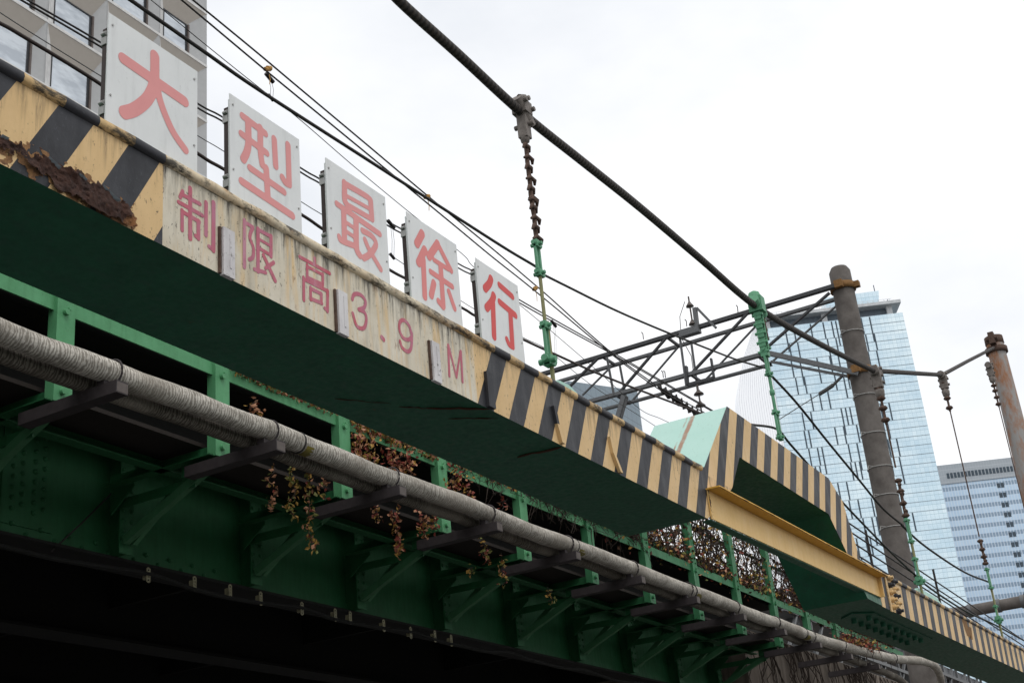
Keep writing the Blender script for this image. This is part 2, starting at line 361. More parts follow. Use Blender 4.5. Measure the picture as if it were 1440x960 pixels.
# ---------------------------------------------------------------- ground, road and pavements (below the picture)
struct(MB().add([(-3000, -3000, 0), (3000, -3000, 0), (3000, 3000, 0), (-3000, 3000, 0)], [(0, 1, 2, 3)]), 'ground', 'pave')
struct(MB().add([(-1500, -9, .004), (1500, -9, .004), (1500, -1.2, .004), (-1500, -1.2, .004)], [(0, 1, 2, 3)]), 'road', 'asphalt')
b = MB()
for i in range(-12, 13): b.add([(i * 10, -5.1, .008), (i * 10 + 5, -5.1, .008), (i * 10 + 5, -4.95, .008), (i * 10, -4.95, .008)], [(0, 1, 2, 3)])
struct(b, 'road_markings', 'line')
struct(MB().box((-1500, -1.2, .001), (1500, -1.02, .13)), 'kerb', 'concrete')
struct(MB().box((-1500, -1.018, .002), (1500, 2.2, .12)), 'pavement', 'pave')

# ---------------------------------------------------------------- the clearance girder hung in front of the bridge
S = 3.3                                           # distance from the camera to the striped face
YF, YB = S, S * 1.195
def GZ(t): return 1.5 + t * S                     # height from the tangent surveyed on the face
def camber(x): return 0.0 if x < 13.7 else (x - 13.7) * 0.0108
girder = thing('clearance_girder', 'hazard striped height limit girder with a raised hump, hung in front of the bridge', 'height barrier', (8.0, YF + 0.27, GZ(0.757)))
X0, X1 = 1.2, 27.0
def P(x, t): return (x * S, GZ(t) + camber(x * S))
front_pieces = [[(.36, .755), (2.705, .755), (2.732, .878), (.36, .878)],
                [(2.705, .755), (2.80, .80), (2.901, .869), (2.988, .964), (2.954, 1.086), (2.732, .878)],
                [(2.988, .964), (3.68, .962), (3.752, 1.084), (2.954, 1.086)],
                [(3.68, .962), (3.793, .873), (3.87, .80), (3.933, .874), (3.86, 1.036), (3.752, 1.084)],
                [(3.87, .80), (4.085, .80), (4.085, .755), (6.0, .755), (6.0, .876), (3.933, .874)],
                [(6.0, .755), (8.2, .755), (8.2, .876), (6.0, .876)]]
front_pieces = [[(x * S, z * S) for x, z in p] for p in front_pieces]
# stripe edges along the bottom line (t = .755) as (x, slant); between edges the colour alternates
left_edges = [.757 - .0530 * k for k in range(7, 0, -1)] + [.757, .815, .866, .920, .971, 1.023]
faces = MB()
def put(poly, mi):
    if len(poly) >= 3:
        vs = [(x, YF, 1.5 + z + camber(x)) for x, z in poly]; faces.add(vs, [tuple(range(len(vs)))], mi)
def strip(pieces, a, b, slant, mi, zref=.755):
    for pc in pieces:
        q = pc
        if a is not None: q = clip(q, 1, -slant[0], a * S - slant[0] * zref * S)
        if b is not None and q: q = clip(q, -1, slant[1], -(b * S - slant[1] * zref * S))
        if q: put(q, mi)
SL = .55
WL, WR = 1.037, 1.745
L0 = [front_pieces[0]]
left_part = [clip(front_pieces[0], -1, 0, -WL * S)]
cols = []
for i in range(len(left_edges) - 1):
    # black from .757-.815? the run left of .815 is yellow, next black, ...
    strip(left_part, left_edges[i], left_edges[i + 1], (SL, SL), 0 if (i % 2) == (left_edges.index(.757) % 2) else 1)
strip(left_part, left_edges[-1], None, (SL, SL), 1)
strip(L0, WL, WR, (0, 0), 2)                      # the white lettered field
edges = [WR + .0498 * k for k in range(0, 45)]
right_all = [clip(front_pieces[0], 1, 0, WR * S)] + front_pieces[1:4]
XR = 3.95
lim = [clip(p, -1, 0, -XR * S) for p in right_all] 
lim += [clip(front_pieces[4], -1, 0, -XR * S)]
lim = [p for p in lim if p]
strip(lim, None, edges[0], (0, SL), 0)
k = 0
for i in range(len(edges) - 1): strip(lim, edges[i], edges[i + 1], (SL, SL), 1 if i % 2 == 0 else 0)
far = [clip(front_pieces[4], 1, 0, XR * S), front_pieces[5]]
e2 = [XR + .058 * k for k in range(0, 75)]
strip(far, None, e2[0], (0, .18), 1)
for i in range(len(e2) - 1): strip(far, e2[i], e2[i + 1], (.18, .18), 0 if i % 2 == 0 else 1)
part(faces, 'striped_face', ['yellow', 'black', 'white'], girder, 'face striped yellow and black, with a white field in the middle')

# body of the girder: bottom, back, top, sloping mint end of the hump (the front is closed by the striped face)
prof = [(.36, .7565), (2.705, .7565), (2.80, .80), (2.901, .869), (2.988, .964), (3.68, .962), (3.793, .873), (3.93, .7565), (8.2, .7565),
        (8.2, .874), (3.933, .872), (3.86, 1.034), (3.752, 1.082), (2.956, 1.084), (2.734, .876), (.36, .876)]
poly = []
for i, (x, t) in enumerate(prof):
    poly.append(P(x, t))
    if i == 7:
        for xx in np.linspace(4.4, 8.0, 8): poly.append(P(xx, .7565))
    if i == 9:
        for xx in np.linspace(8.0, 4.4, 8): poly.append(P(xx, .874))
n = len(poly); body = MB().prism_y(poly, YF + .004, YB, 0, front=False)
part(body, 'box_body', ['soffit'], girder)
part(MB().prism_y([(3.872 * S, GZ(.7995)), (3.932 * S, GZ(.757)), (4.084 * S, GZ(.757)), (4.084 * S, GZ(.7995))], YF + .0005, YF + .0035), 'web_gusset', 'soffit', girder)
# mint skins on the sloping end and on the upper faces, 3 mm proud
def skin(a, b, y0, y1, mat, name, off=.003, lab=None):
    (xa, za), (xb, zb) = a, b; d = np.array([xb - xa, zb - za]); d /= np.linalg.norm(d); nrm = np.array([-d[1], d[0]]) * off
    q = [(xa + nrm[0], y0, za + nrm[1]), (xb + nrm[0], y0, zb + nrm[1]), (xb + nrm[0], y1, zb + nrm[1]), (xa + nrm[0], y1, za + nrm[1])]
    q2 = [(xa + nrm[0] * .2, y0, za + nrm[1] * .2), (xb + nrm[0] * .2, y0, zb + nrm[1] * .2), (xb + nrm[0] * .2, y1, zb + nrm[1] * .2), (xa + nrm[0] * .2, y1, za + nrm[1] * .2)]
    m = MB().add(q + q2, [(0, 1, 2, 3), (7, 6, 5, 4), (0, 4, 5, 1), (1, 5, 6, 2), (2, 6, 7, 3), (3, 7, 4, 0)])
    return part(m, name, mat, girder, lab)
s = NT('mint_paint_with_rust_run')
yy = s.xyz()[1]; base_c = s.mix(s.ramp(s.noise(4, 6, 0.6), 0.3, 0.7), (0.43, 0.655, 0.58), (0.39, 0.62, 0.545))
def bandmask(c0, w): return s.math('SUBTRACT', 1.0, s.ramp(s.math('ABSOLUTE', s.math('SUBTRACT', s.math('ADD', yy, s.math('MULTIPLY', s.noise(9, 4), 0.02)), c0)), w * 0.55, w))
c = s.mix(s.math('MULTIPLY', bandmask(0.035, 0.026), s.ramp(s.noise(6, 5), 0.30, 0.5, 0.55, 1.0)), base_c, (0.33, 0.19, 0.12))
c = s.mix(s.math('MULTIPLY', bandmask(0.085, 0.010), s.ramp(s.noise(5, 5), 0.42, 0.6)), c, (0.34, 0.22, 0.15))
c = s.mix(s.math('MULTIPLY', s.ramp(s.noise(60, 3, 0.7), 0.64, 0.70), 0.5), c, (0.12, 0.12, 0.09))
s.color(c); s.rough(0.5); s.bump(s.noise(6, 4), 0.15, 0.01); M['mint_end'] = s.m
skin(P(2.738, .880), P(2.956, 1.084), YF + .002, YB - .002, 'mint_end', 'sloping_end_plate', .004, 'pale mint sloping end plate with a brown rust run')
# upright mint lugs behind the rim, where the hangers are tied on
for pix in ([(772, 560), (776, 543), (785, 534), (800, 541), (838, 578), (842, 606)], [(1280, 848), (1284, 832), (1291, 826), (1316, 839), (1332, 858), (1334, 876)]):
    q = [on_y(*p, YF + .30) for p in pix]; q = [(p[0], p[2]) for p in q]
    m = MB().prism_y(q, YF + .30, YF + .34); m.prism_y([(q[0][0], GZ(.8765) + camber(q[0][0])), (q[-1][0], GZ(.8765) + camber(q[0][0])), q[-1], q[0]], YF + .301, YF + .339)
    part(m, 'lug_plate', 'teal', girder)
# rolled rim along the top edge, cut at the same stripes
rim = MB(); rprof = [(0.0, -.052), (-.013, -.046), (-.018, -.030), (-.014, -.012), (-.002, -.002), (.05, 0.0)]
def rimseg(xa, xb, mi, base=.879, wob=True):
    steps = max(1, int((xb - xa) * S / .09)); vs = []; fs = []; m = len(rprof)
    for j in range(steps + 1):
        x = (xa + (xb - xa) * j / steps) * S; z = GZ(base) + camber(x)
        w = .0025 * math.sin(x * 23.1) + .002 * math.sin(x * 51.7 + 1)
        vs += [(x, YF + dy + w - .002, z + dz) for dy, dz in rprof]
    for j in range(steps):
        for q in range(m - 1): a = j * m + q; fs.append((a, a + m, a + m + 1, a + 1))
    rim.add(vs, fs, mi, True)
le = [x + SL * .118 for x in left_edges]
for i in range(len(le) - 1): rimseg(le[i], min(le[i + 1], WL), 0 if (i % 2) == (left_edges.index(.757) % 2) else 1) if le[i] < WL else None
rimseg(WL, WR - .055, 2); rimseg(WR - .055, edges[0] + SL * .118, 0)
for i in range(len(edges) - 1):
    a, b_ = edges[i] + SL * .118, edges[i + 1] + SL * .118
    if b_ < 2.73: rimseg(a, b_, 1 if i % 2 == 0 else 0)
part(rim, 'rolled_rim', ['rim_yellow', 'black', 'rim_white'], girder); rim = MB()
for i in range(0, 70): rimseg(3.9716 + .058 * i, 3.9716 + .058 * (i + 1), 0 if i % 2 == 0 else 1, .874)
part(rim, 'rolled_rim', ['rim_yellow', 'black', 'rim_white'], girder)
# tie beam across the opening of the hump
tb = MB()
xa, xb = 2.722, 4.075
def slope_box(xa, xb, ya, yb, ta0, tb0, ta1, tb1):
    vs = [(x * S, y * S, GZ(t)) for (x, t) in ((xa, ta0), (xb, tb0), (xb, tb1), (xa, ta1)) for y in (ya, yb)]
    tb.add(vs, [(0, 2, 4, 6), (7, 5, 3, 1), (0, 1, 3, 2), (2, 3, 5, 4), (4, 5, 7, 6), (6, 7, 1, 0)])
slope_box(xa, xb, .9955, .9985, .757, .780, .8225, .8395)         # web
slope_box(xb - .006, xb + .001, .984, .9952, .780, .780, .8385, .8385)    # end stiffener
part(tb, 'tie_beam', 'tie_yellow', girder, 'yellow channel beam bridging the opening under the hump')
tb = MB(); slope_box(xa - .004, xb + .004, .966, .9985, .8228, .8398, .8262, .8432)
part(tb, 'beam_upper_flange', 'tie_orange', girder)
# rust eating the cut end of the beam and the lip of its flange
ex = np.arange(xa * S - .004, xa * S + .11, .003); ez = np.arange(GZ(.757) - .004, GZ(.8225), .003); EX, EZ = np.meshgrid(ex, ez)
ED = (EX - xa * S) - .012 + (vnoise(EX, EZ, 55, 31) - .5) * .05 + (vnoise(EX, EZ, 140, 32) - .5) * .03
part(contour(ex, ez, np.maximum(ED, xa * S - EX), YF * .9955 - .0012), 'rusted_end', 'corrosion', girder)
rl = MB(); rl.tube([((xa + (xb - xa) * t_) * S, .966 * S - .0005, GZ(.8228 + .017 * t_)) for t_ in np.linspace(0, 1, 60)], [.0012 + .004 * max(0, float(rng.normal(.25, .5))) for _ in range(60)], 5)
part(rl, 'rusted_lip', 'corrosion', girder)
lf = MB(); vs = [(x * S, y * S, GZ(t)) for (x, t) in ((xa, .7545), (xb, .7775), (xb, .7795), (xa, .7565)) for y in (.9985, 1.020)]
lf.add(vs, [(0, 2, 4, 6), (7, 5, 3, 1), (0, 1, 3, 2), (2, 3, 5, 4), (4, 5, 7, 6), (6, 7, 1, 0)])
part(lf, 'beam_lower_flange', 'soffit', girder)
# bolted splice: nuts standing on the face and a plate with bolts underneath
bc = MB()
for c_ in range(2):
    for r_ in range(5):
        bc = MB(); x = (4.215 + .05 * c_) * S; z = GZ(.862 - .023 * r_ - .006 * c_); mi = (r_ + c_) % 2 if c_ else (0 if r_ % 4 != 1 else 1)
        bc.cyl((x, YF + .001, z), (x, YF - .034, z), .030, 6, mi); bc.cyl((x, YF - .034, z), (x, YF - .064, z), .017, 8, mi); part(bc, 'splice_nut', ['yellow', 'black'], girder, 'nut painted black' if mi else None)
bc = MB()
bc.box((4.175 * S, YF - .012, GZ(.752)), (4.19 * S, YF - .002, GZ(.868)), 0); part(bc, 'cover_strip', 'yellow', girder); bc = MB(); bc.box((4.29 * S, YF - .010, GZ(.756)), (4.30 * S, YF - .002, GZ(.872)), 0)
part(bc, 'cover_strip', ['yellow', 'black'], girder)
sp = MB(); zs_ = GZ(.7565) + .003
ring = [(x * S, 3.63 + .17 * sgn, 0) for x, sgn in ((4.16, -1), (4.9, -1), (4.96, 0), (4.9, 1), (4.16, 1), (4.10, 0))]
sp.add([(x, y, zs_ - .016 + camber(x)) for x, y, _ in ring] + [(x, y, zs_ - .002 + camber(x)) for x, y, _ in ring],
       [(0, 1, 2, 3, 4, 5), (11, 10, 9, 8, 7, 6)] + [(i, (i + 1) % 6 + 0, (i + 1) % 6 + 6, i + 6) for i in range(6)])
plate_ = part(sp, 'splice_plate', 'soffit', girder)
for i in range(9):
    for j in range(2):
        sp = MB(); x = (4.2 + .08 * i) * S; y = 3.55 + .16 * j; z = zs_ - .016 + camber(x); sp.cyl((x, y, z - .001), (x, y, z - .045), .03, 6); part(sp, 'nut', 'soffit', plate_)
# little cover boards and stub angles on the face
for xa in (1.136, 1.372, 1.609):
    m = MB().box((xa * S, YF - .022, GZ(.757) - .014), ((xa + .021) * S, YF - .001, GZ(.819)))
    m.box(((xa - .0035) * S, YF - .012, GZ(.757) - .008), ((xa) * S - .001, YF - .001, GZ(.819)), 1)  # dark strip added for the board's shaded left side
    m.bar(((xa + .013) * S, YF - .0235, GZ(.765)), ((xa + .013) * S, YF - .0235, GZ(.812)), .012, .003, (0, 1, 0))
    part(m, 'cover_board', ['board', 'rusty'], girder, 'small weathered grey board')
m = MB().box((1.772 * S, YF - .02, GZ(.757)), (1.793 * S, YF - .001, GZ(.818))); part(m, 'stub_angle', 'black', girder, 'black stub angle')
for xa, lean, mats in ((2.010, .012, ['black', 'yellow']), (2.236, .022, ['yellow', 'yellow'])):
    m = MB(); x = xa * S
    m.prism_y([(x, GZ(.79)), (x + .03, GZ(.79)), (x + .01, GZ(.822)), (x - .02, GZ(.822))], YF - .020, YF - .001, 0)
    m.prism_y([(x + lean * S, GZ(.757)), (x + lean * S + .035, GZ(.757)), (x + .03, GZ(.7895)), (x, GZ(.7895))], YF - .022, YF - .001, 1)
    part(m, 'stub_angle', mats, girder)
# the corroded lower edge: jagged holes through the paint, flakes standing out
up = [(0, 80), (60, 100), (130, 140), (190, 170), (240, 215), (300, 215), (380, 260), (430, 300), (470, 350), (520, 350), (600, 380), (660, 400), (710, 450), (780, 470), (850, 510), (900, 560), (950, 640), (1030, 640), (1090, 700), (1130, 780), (1110, 822)]
lo = [(1060, 832), (850, 735), (700, 665), (430, 512), (455, 420), (360, 370), (240, 345), (190, 275), (110, 230), (60, 225), (0, 200)]
pl = [on_y(x / 6, 180 + y / 6, YF) for x, y in [(-120, -10), (-60, 40)] + up + lo + [(-60, 160), (-120, 150)]]
pl = [(p[0], p[2]) for p in pl]
xs = np.arange(min(p[0] for p in pl) - .03, max(p[0] for p in pl) + .03, .0045); zs = np.arange(min(p[1] for p in pl) - .03, max(p[1] for p in pl) + .03, .0045)
GX, GZ_ = np.meshgrid(xs, zs)
D = sdf_poly(GX, GZ_, pl) + (vnoise(GX, GZ_, 24, 3) - .5) * .030 + (vnoise(GX, GZ_, 70, 4) - .5) * .026 + (vnoise(GX, GZ_, 150, 14) - .5) * .016
zfloor = 1.5 + .7552 * S
D = np.maximum(D, zfloor - GZ_)
def flake(x, z): return YF - .003 - .018 * float(vnoise(np.array(x), np.array(z), 30, 5)) - .008 * float(vnoise(np.array(x), np.array(z), 90, 6))
part(contour(xs, zs, D, 0, yfun=flake), 'corroded_edge', 'corrosion', girder, 'deep brown corroded patch with peeling paint')
# orange bloom where the rust bleeds through the paint round the hole
D2 = sdf_poly(GX, GZ_, pl) - .012 + (vnoise(GX, GZ_, 45, 21) - .5) * .075 + (vnoise(GX, GZ_, 120, 22) - .5) * .05
D2 = np.maximum(D2, zfloor - GZ_)
s = NT('rust_bloom'); n1 = s.noise(26, 8, 0.75); s.color(s.mix(s.ramp(n1, 0.38, 0.62), (0.30, 0.16, 0.06), (0.12, 0.055, 0.028))); s.rough(0.9); s.bump(n1, 0.6, 0.008)
part(contour(xs, zs, D2, YF - .0012), 'rust_bloom', s.m, girder)
curl_paint = plain('curled_grey_blue_paint', (0.28, 0.33, 0.36), (0.20, 0.24, 0.27))
for seg in ([(400, 262), (430, 290), (462, 318), (500, 350)], [(865, 505), (905, 545), (950, 590), (1005, 632)], [(5, 78), (30, 92), (60, 108)], [(640, 395), (690, 425), (720, 455)]):
    pe = MB(); pts = [on_y(x / 6, 180 + y / 6, YF - .012) for x, y in seg]
    for a, b_ in zip(pts[:-1], pts[1:]):
        w = .008; a2 = a + np.array([0, -.010, w]); b2 = b_ + np.array([0, -.012, w * .8])
        pe.add([a, b_, b2, a2, a + [0, .003, 0], b_ + [0, .003, 0], b2 + [0, .003, 0], a2 + [0, .003, 0]], [(0, 1, 2, 3), (7, 6, 5, 4), (3, 2, 6, 7), (0, 4, 5, 1), (0, 3, 7, 4), (1, 5, 6, 2)])
    part(pe, 'peeling_paint', curl_paint, girder)
# rust seams under the girder
seam_rust = plain('seam_rust', (0.085, 0.030, 0.018), (0.05, 0.03, 0.018), 0.9)
for (a, b_, w) in (((560, 571), (606, 574), .008), ((600, 573), (690, 574), .016), ((725, 642), (790, 627), .020), ((630, 588), (700, 587), .008), ((470, 560), (550, 566), .006)):
    rs = MB(); A = ray(*a) * ((GZ(.7565) - 1.5) / ray(*a)[2]) + CAM; B = ray(*b_) * ((GZ(.7565) - 1.5) / ray(*b_)[2]) + CAM
    A[2] = B[2] = GZ(.7565) - .004; pts = [A + (B - A) * t + np.array([random.uniform(-.01, .01), random.uniform(-.008, .008), 0]) for t in np.linspace(0, 1, 9)]
    rs.tube(pts, [w * .12] + [w * random.uniform(.2, .5) for _ in range(7)] + [w * .1], 6)
    part(rs, 'rust_seam', seam_rust, girder)

# kanji and figures: brush strokes (x, z) and their width, in metres
GLYPHS={
 'dai':[([(3.2299,4.7628),(3.5794,4.7454)],0.0518),([(3.4036,4.8747),(3.4061,4.7582)],0.0518),([(3.4051,4.7649),(3.3953,4.7093),(3.3692,4.6491),(3.3334,4.5987),(3.2902,4.5519),(3.2435,4.5162)],0.0574),([(3.4153,4.7632),(3.4311,4.6925),(3.4662,4.6251),(3.5186,4.5591),(3.5868,4.5129)],0.0394)],
 'kei':[([(3.9477,4.8617),(4.1034,4.8481)],0.0374),([(3.9383,4.7646),(4.111,4.7487)],0.0361),([(3.9855,4.8577),(3.9854,4.7418),(3.9745,4.6908),(3.9501,4.6398)],0.0417),([(4.0687,4.8606),(4.0677,4.7356),(4.0783,4.6714)],0.0394),([(4.166,4.8498),(4.1721,4.7092)],0.0384),([(4.2657,4.8667),(4.2665,4.6616)],0.0384),([(4.2663,4.656),(4.2365,4.6557),(4.2191,4.6711)],0.0384),([(3.9929,4.6163),(4.2271,4.5996)],0.0361),([(4.1047,4.6669),(4.1113,4.5343)],0.0394),([(3.9365,4.523),(4.2837,4.5014)],0.0394)],
 'sai':[([(4.701,4.8615),(4.6958,4.767),(4.7122,4.7475)],0.0417),([(4.6974,4.8584),(4.8747,4.8677),(4.921,4.8622)],0.0367),([(4.9186,4.8611),(4.9217,4.7566)],0.0417),([(4.7076,4.7937),(4.9106,4.8066)],0.024),([(4.7121,4.7452),(4.9238,4.7536)],0.0327),([(4.6297,4.7138),(4.9837,4.6953)],0.0351),([(4.6834,4.697),(4.6791,4.5343)],0.0417),([(4.7841,4.7021),(4.7764,4.5363),(4.7986,4.504)],0.0434),([(4.6884,4.6412),(4.7715,4.6382)],0.024),([(4.6905,4.5911),(4.7678,4.5869)],0.024),([(4.6381,4.5383),(4.6534,4.5239),(4.7643,4.5389)],0.0334),([(4.8348,4.6523),(4.9099,4.6549),(4.946,4.6273),(4.9146,4.5726),(4.8708,4.5287),(4.8321,4.4999)],0.0351),([(4.8519,4.6083),(4.8831,4.5676),(4.9744,4.4947)],0.0351)],
 'jo':[([(5.3871,4.8638),(5.3268,4.7779)],0.0501),([(5.4024,4.7741),(5.3688,4.7251),(5.3309,4.6671)],0.0484),([(5.3797,4.7097),(5.3691,4.4855)],0.0451),([(5.538,4.8647),(5.4872,4.8039),(5.4389,4.7464)],0.0484),([(5.5403,4.8615),(5.6569,4.7488)],0.0417),([(5.4867,4.746),(5.6254,4.7448)],0.0307),([(5.4441,4.6596),(5.6572,4.6504)],0.0351),([(5.5506,4.7322),(5.547,4.4971)],0.0451),([(5.5436,4.4904),(5.5028,4.5072)],0.0401),([(5.4693,4.6022),(5.4334,4.5164)],0.0451),([(5.6164,4.605),(5.6628,4.5222)],0.0384)],
 'gyo':[([(6.1004,4.8651),(6.0752,4.824),(6.0197,4.7712)],0.0501),([(6.1143,4.7629),(6.0867,4.7155),(6.0187,4.6498)],0.0501),([(6.0969,4.7131),(6.0739,4.4926)],0.0501),([(6.1944,4.8583),(6.3405,4.8371)],0.0434),([(6.1778,4.7435),(6.3558,4.721)],0.0451),([(6.296,4.7192),(6.2816,4.5075)],0.0501),([(6.2853,4.4975),(6.2435,4.4988),(6.2222,4.5237)],0.0401)],
 'sei':[([(3.5307,4.2772),(3.5162,4.2435)],0.0191),([(3.5255,4.2612),(3.6307,4.2627)],0.0191),([(3.5077,4.2182),(3.6448,4.216)],0.0191),([(3.5736,4.3101),(3.5751,4.0822)],0.0231),([(3.5282,4.1894),(3.5291,4.1005)],0.0191),([(3.5283,4.1841),(3.6274,4.1792)],0.0191),([(3.6219,4.1807),(3.6222,4.1014)],0.0218),([(3.6222,4.1014),(3.6057,4.1064)],0.0191),([(3.6672,4.2853),(3.6665,4.1357)],0.0218),([(3.7121,4.3038),(3.7101,4.0829)],0.0244),([(3.7087,4.0861),(3.6847,4.09)],0.0191)],
 'gen':[([(3.904,4.3026),(3.9003,4.0806)],0.0211),([(3.9039,4.2957),(3.9589,4.2924)],0.0191),([(3.9589,4.2924),(3.9378,4.2369),(3.9599,4.1948),(3.9559,4.1491),(3.9327,4.1277)],0.0191),([(3.9923,4.2983),(3.9876,4.094)],0.0231),([(3.9922,4.2954),(4.0788,4.2963)],0.0191),([(4.0789,4.2992),(4.076,4.1997)],0.0211),([(3.9951,4.2517),(4.0774,4.2487)],0.0152),([(3.9941,4.2084),(4.0761,4.2038)],0.0172),([(3.9647,4.0942),(4.0381,4.1065)],0.0185),([(4.0261,4.1841),(4.1004,4.0915)],0.0224),([(4.0935,4.1762),(4.0387,4.1282)],0.0185)],
 'kou':[([(4.3844,4.3101),(4.3852,4.2815)],0.0205),([(4.276,4.2755),(4.4955,4.2762)],0.0191),([(4.3283,4.2542),(4.3252,4.1893)],0.0191),([(4.328,4.2474),(4.4422,4.2491)],0.0172),([(4.4423,4.2523),(4.4394,4.1987)],0.0191),([(4.3253,4.1919),(4.4394,4.1987)],0.0185),([(4.2997,4.1813),(4.2962,4.0702)],0.0198),([(4.2994,4.1745),(4.4743,4.1785)],0.0191),([(4.4736,4.1798),(4.4661,4.0751)],0.0211),([(4.4663,4.0794),(4.4482,4.0823)],0.0191),([(4.3479,4.1503),(4.3464,4.0903)],0.0191),([(4.3476,4.1451),(4.4266,4.1471)],0.0191),([(4.4259,4.1478),(4.4233,4.0993)],0.0191),([(4.3451,4.0939),(4.4279,4.1009)],0.0191)],
 'three':[([(4.6636,4.2062),(4.6786,4.2343),(4.7143,4.2515),(4.7514,4.2498),(4.7707,4.2294),(4.7554,4.1942),(4.7123,4.1698)],0.0211),([(4.7123,4.1698),(4.7578,4.1707),(4.7703,4.14),(4.7534,4.094),(4.7216,4.0753),(4.6854,4.0816),(4.6623,4.1321)],0.0211)],
 'point':[([(4.8917,4.086),(4.9057,4.0797)],0.0257)],
 'nine':[([(5.1549,4.1879),(5.1392,4.2295),(5.0971,4.2457),(5.0589,4.2248),(5.0489,4.1778),(5.0761,4.145),(5.1216,4.1488),(5.1533,4.1721)],0.0211),([(5.1578,4.1973),(5.1515,4.139),(5.1365,4.1006),(5.1055,4.0807),(5.0632,4.0882),(5.048,4.1153)],0.0211)],
 'em':[([(5.5001,4.2416),(5.4881,4.067)],0.0205),([(5.5021,4.2423),(5.5587,4.0807)],0.0185),([(5.5587,4.0807),(5.6174,4.2415)],0.0165),([(5.6242,4.246),(5.6163,4.0728)],0.0205)],
}

for key in ('sei', 'gen', 'kou', 'three', 'point', 'nine', 'em'):
    part(glyph_mesh(GLYPHS[key], YF - .0016), 'painted_character', 'glyph', girder)

for pix in ([(1351, 866), (1358, 869), (1366, 897), (1360, 893)], [(1362, 880), (1366, 882), (1368, 899), (1365, 898)]):
    q = [on_y(*p, YF - .0018) for p in pix]; part(MB().add(q, [(0, 1, 2, 3)]), 'rust_stain', 'band', girder)

# ---------------------------------------------------------------- five sign boards standing on the girder
YS = S * 1.012
for key, t0, t1, mat, word in (('dai', .943, 1.0955, 'sign_pink', 'white square sign with a faded pink kanji like a striding figure, nearest the apartment block'),
                               ('kei', 1.157, 1.303, 'sign_pink', 'white square sign with a pale pink kanji of dense strokes over a long base stroke'),
                               ('sai', 1.364, 1.513, 'sign_pink', 'white square sign with a pink kanji that has a barred box on top'),
                               ('jo', 1.571, 1.718, 'sign_coral', 'white square sign with a coral kanji having a roof shaped right half'),
                               ('gyo', 1.779, 1.923, 'sign_red', 'white square sign with a bright red unfaded kanji, smallest in view')):
    xa, xb = t0 * YS, t1 * YS; zb, zt = 1.5 + .868 * YS, 1.5 + 1.0295 * YS
    sg = thing('sign_board', word, 'sign', ((xa + xb) / 2, YS, zb), 0, 'sign boards along the girder')
    m = MB().box((xa, YS, zb), (xb, YS + .004, zt)); m.box((xa + .012, YS + .0045, zb + .02), (xa + .03, YS + .02, zt - .02)); m.box((xb - .03, YS + .0045, zb + .02), (xb - .01, YS + .02, zt - .02))
    part(m, 'panel', 'sign_face', sg)
    for bx in (xa + .020, xb - .020):
        for bz in (zb + .16, zt - .05):
            part(MB().cyl((bx, YS - .0005, bz), (bx, YS - .004, bz), .005, 8), 'bolt', 'galv', sg)
    part(glyph_mesh(GLYPHS[key], YS - .0012), 'painted_character', mat, sg)
    for px_ in (xa - .004, xb - .055):
        m = MB().box((px_ + .018, YS + .021, 1.5 + .858 * S), (px_ + .046, YS + .046, zt - .055)); part(m, 'post', 'post_brown', sg)
        for zc in (zt - .115, zb + .10):
            m = MB().box((px_ + .013, YS + .0205, zc - .018), (px_ + .049, YS + .050, zc + .018)); m.cyl((px_ + .01, YS + .022, zc + .03), (px_ + .01, YS + .044, zc + .03), .007, 8)
            m.box((px_ + .012, YS + .021, zc + .022), (px_ + .030, YS + .048, zc + .042))
            part(m, 'clip', 'galv', sg)
        m = MB().box((px_ + .012, YS + .0205, 1.5 + .868 * S), (px_ + .050, YS + .050, 1.5 + .892 * S)); part(m, 'post_foot', 'bgreen', sg)


# ---------------------------------------------------------------- suspension cable and its hangers, in the vertical plane over the girder
YC = YF + 0.27
def c_at(px, py): return on_y(px, py, YC)
pts = [c_at(*p) for p in [(505, -62), (560, 0), (645, 77), (735, 160), (820, 228), (900, 292), (985, 364), (1065, 432), (1150, 482), (1228, 521), (1325, 527), (1360, 508), (1397, 489)]]
first = pts[0] + (pts[0] - pts[1]) * 2.2
run = [first] + spline(pts[:10], 6) + [pts[10], pts[11], pts[12]]
single(MB().tube(run, .033, 10), 'suspension_cable', 'rope', 'thick dark twisted wire rope sweeping across the white sky to the rusty mast', 'cable')

def hook_rod(m, x, z0, z1, n, r=.017, w=.050, mi=0, seed=0):
    rr = random.Random(seed); m.tube([(x + rr.uniform(-.006, .006), YC, z0 + (z1 - z0) * i / 10) for i in range(11)], r, 8, mi)
    for i in range(n):
        z = z0 + (z1 - z0) * (i + .5) / n; sg = 1 if i % 2 else -1
        m.tube([(x - sg * .9 * w, YC, z - .010), (x - sg * .3 * w, YC - .012, z + .014), (x + sg * .9 * w, YC - .016, z + .008), (x + sg * 1.15 * w, YC - .006, z - .022)], [.009, .017, .016, .008], 6, mi)
def discs(m, x, zs_, w, mi=0):
    for z in zs_: m.lathe((x, YC, z), [(.008, -w * .55), (w * .55, -w * .5), (w, -w * .1), (w * .75, w * .35), (.01, w * .6)], 10, mi)
def turnbuckle(x, z0, z1, w=.022, r=.009, name='turnbuckle', mats='hgreen', parent=None, y=None):
    y = YC if y is None else y; m = MB()
    for sx in (-1, 1): m.bar((x + sx * w, y, z0 + .02), (x + sx * w, y, z1 - .02), r * 2, r * 1.6, (0, 1, 0))
    for z in (z0, z1 - .05):
        m.box((x - w - r, y - .020, z), (x + w + r, y + .020, z + .05))
        m.cyl((x - w - .03, y, z + .025), (x + w + .03, y, z + .025), .016, 8); m.cyl((x, y - .042, z + .025), (x, y + .042, z + .025), .014, 8)
    return part(m, name, mats, parent)
def hanger(xpx, label): pass

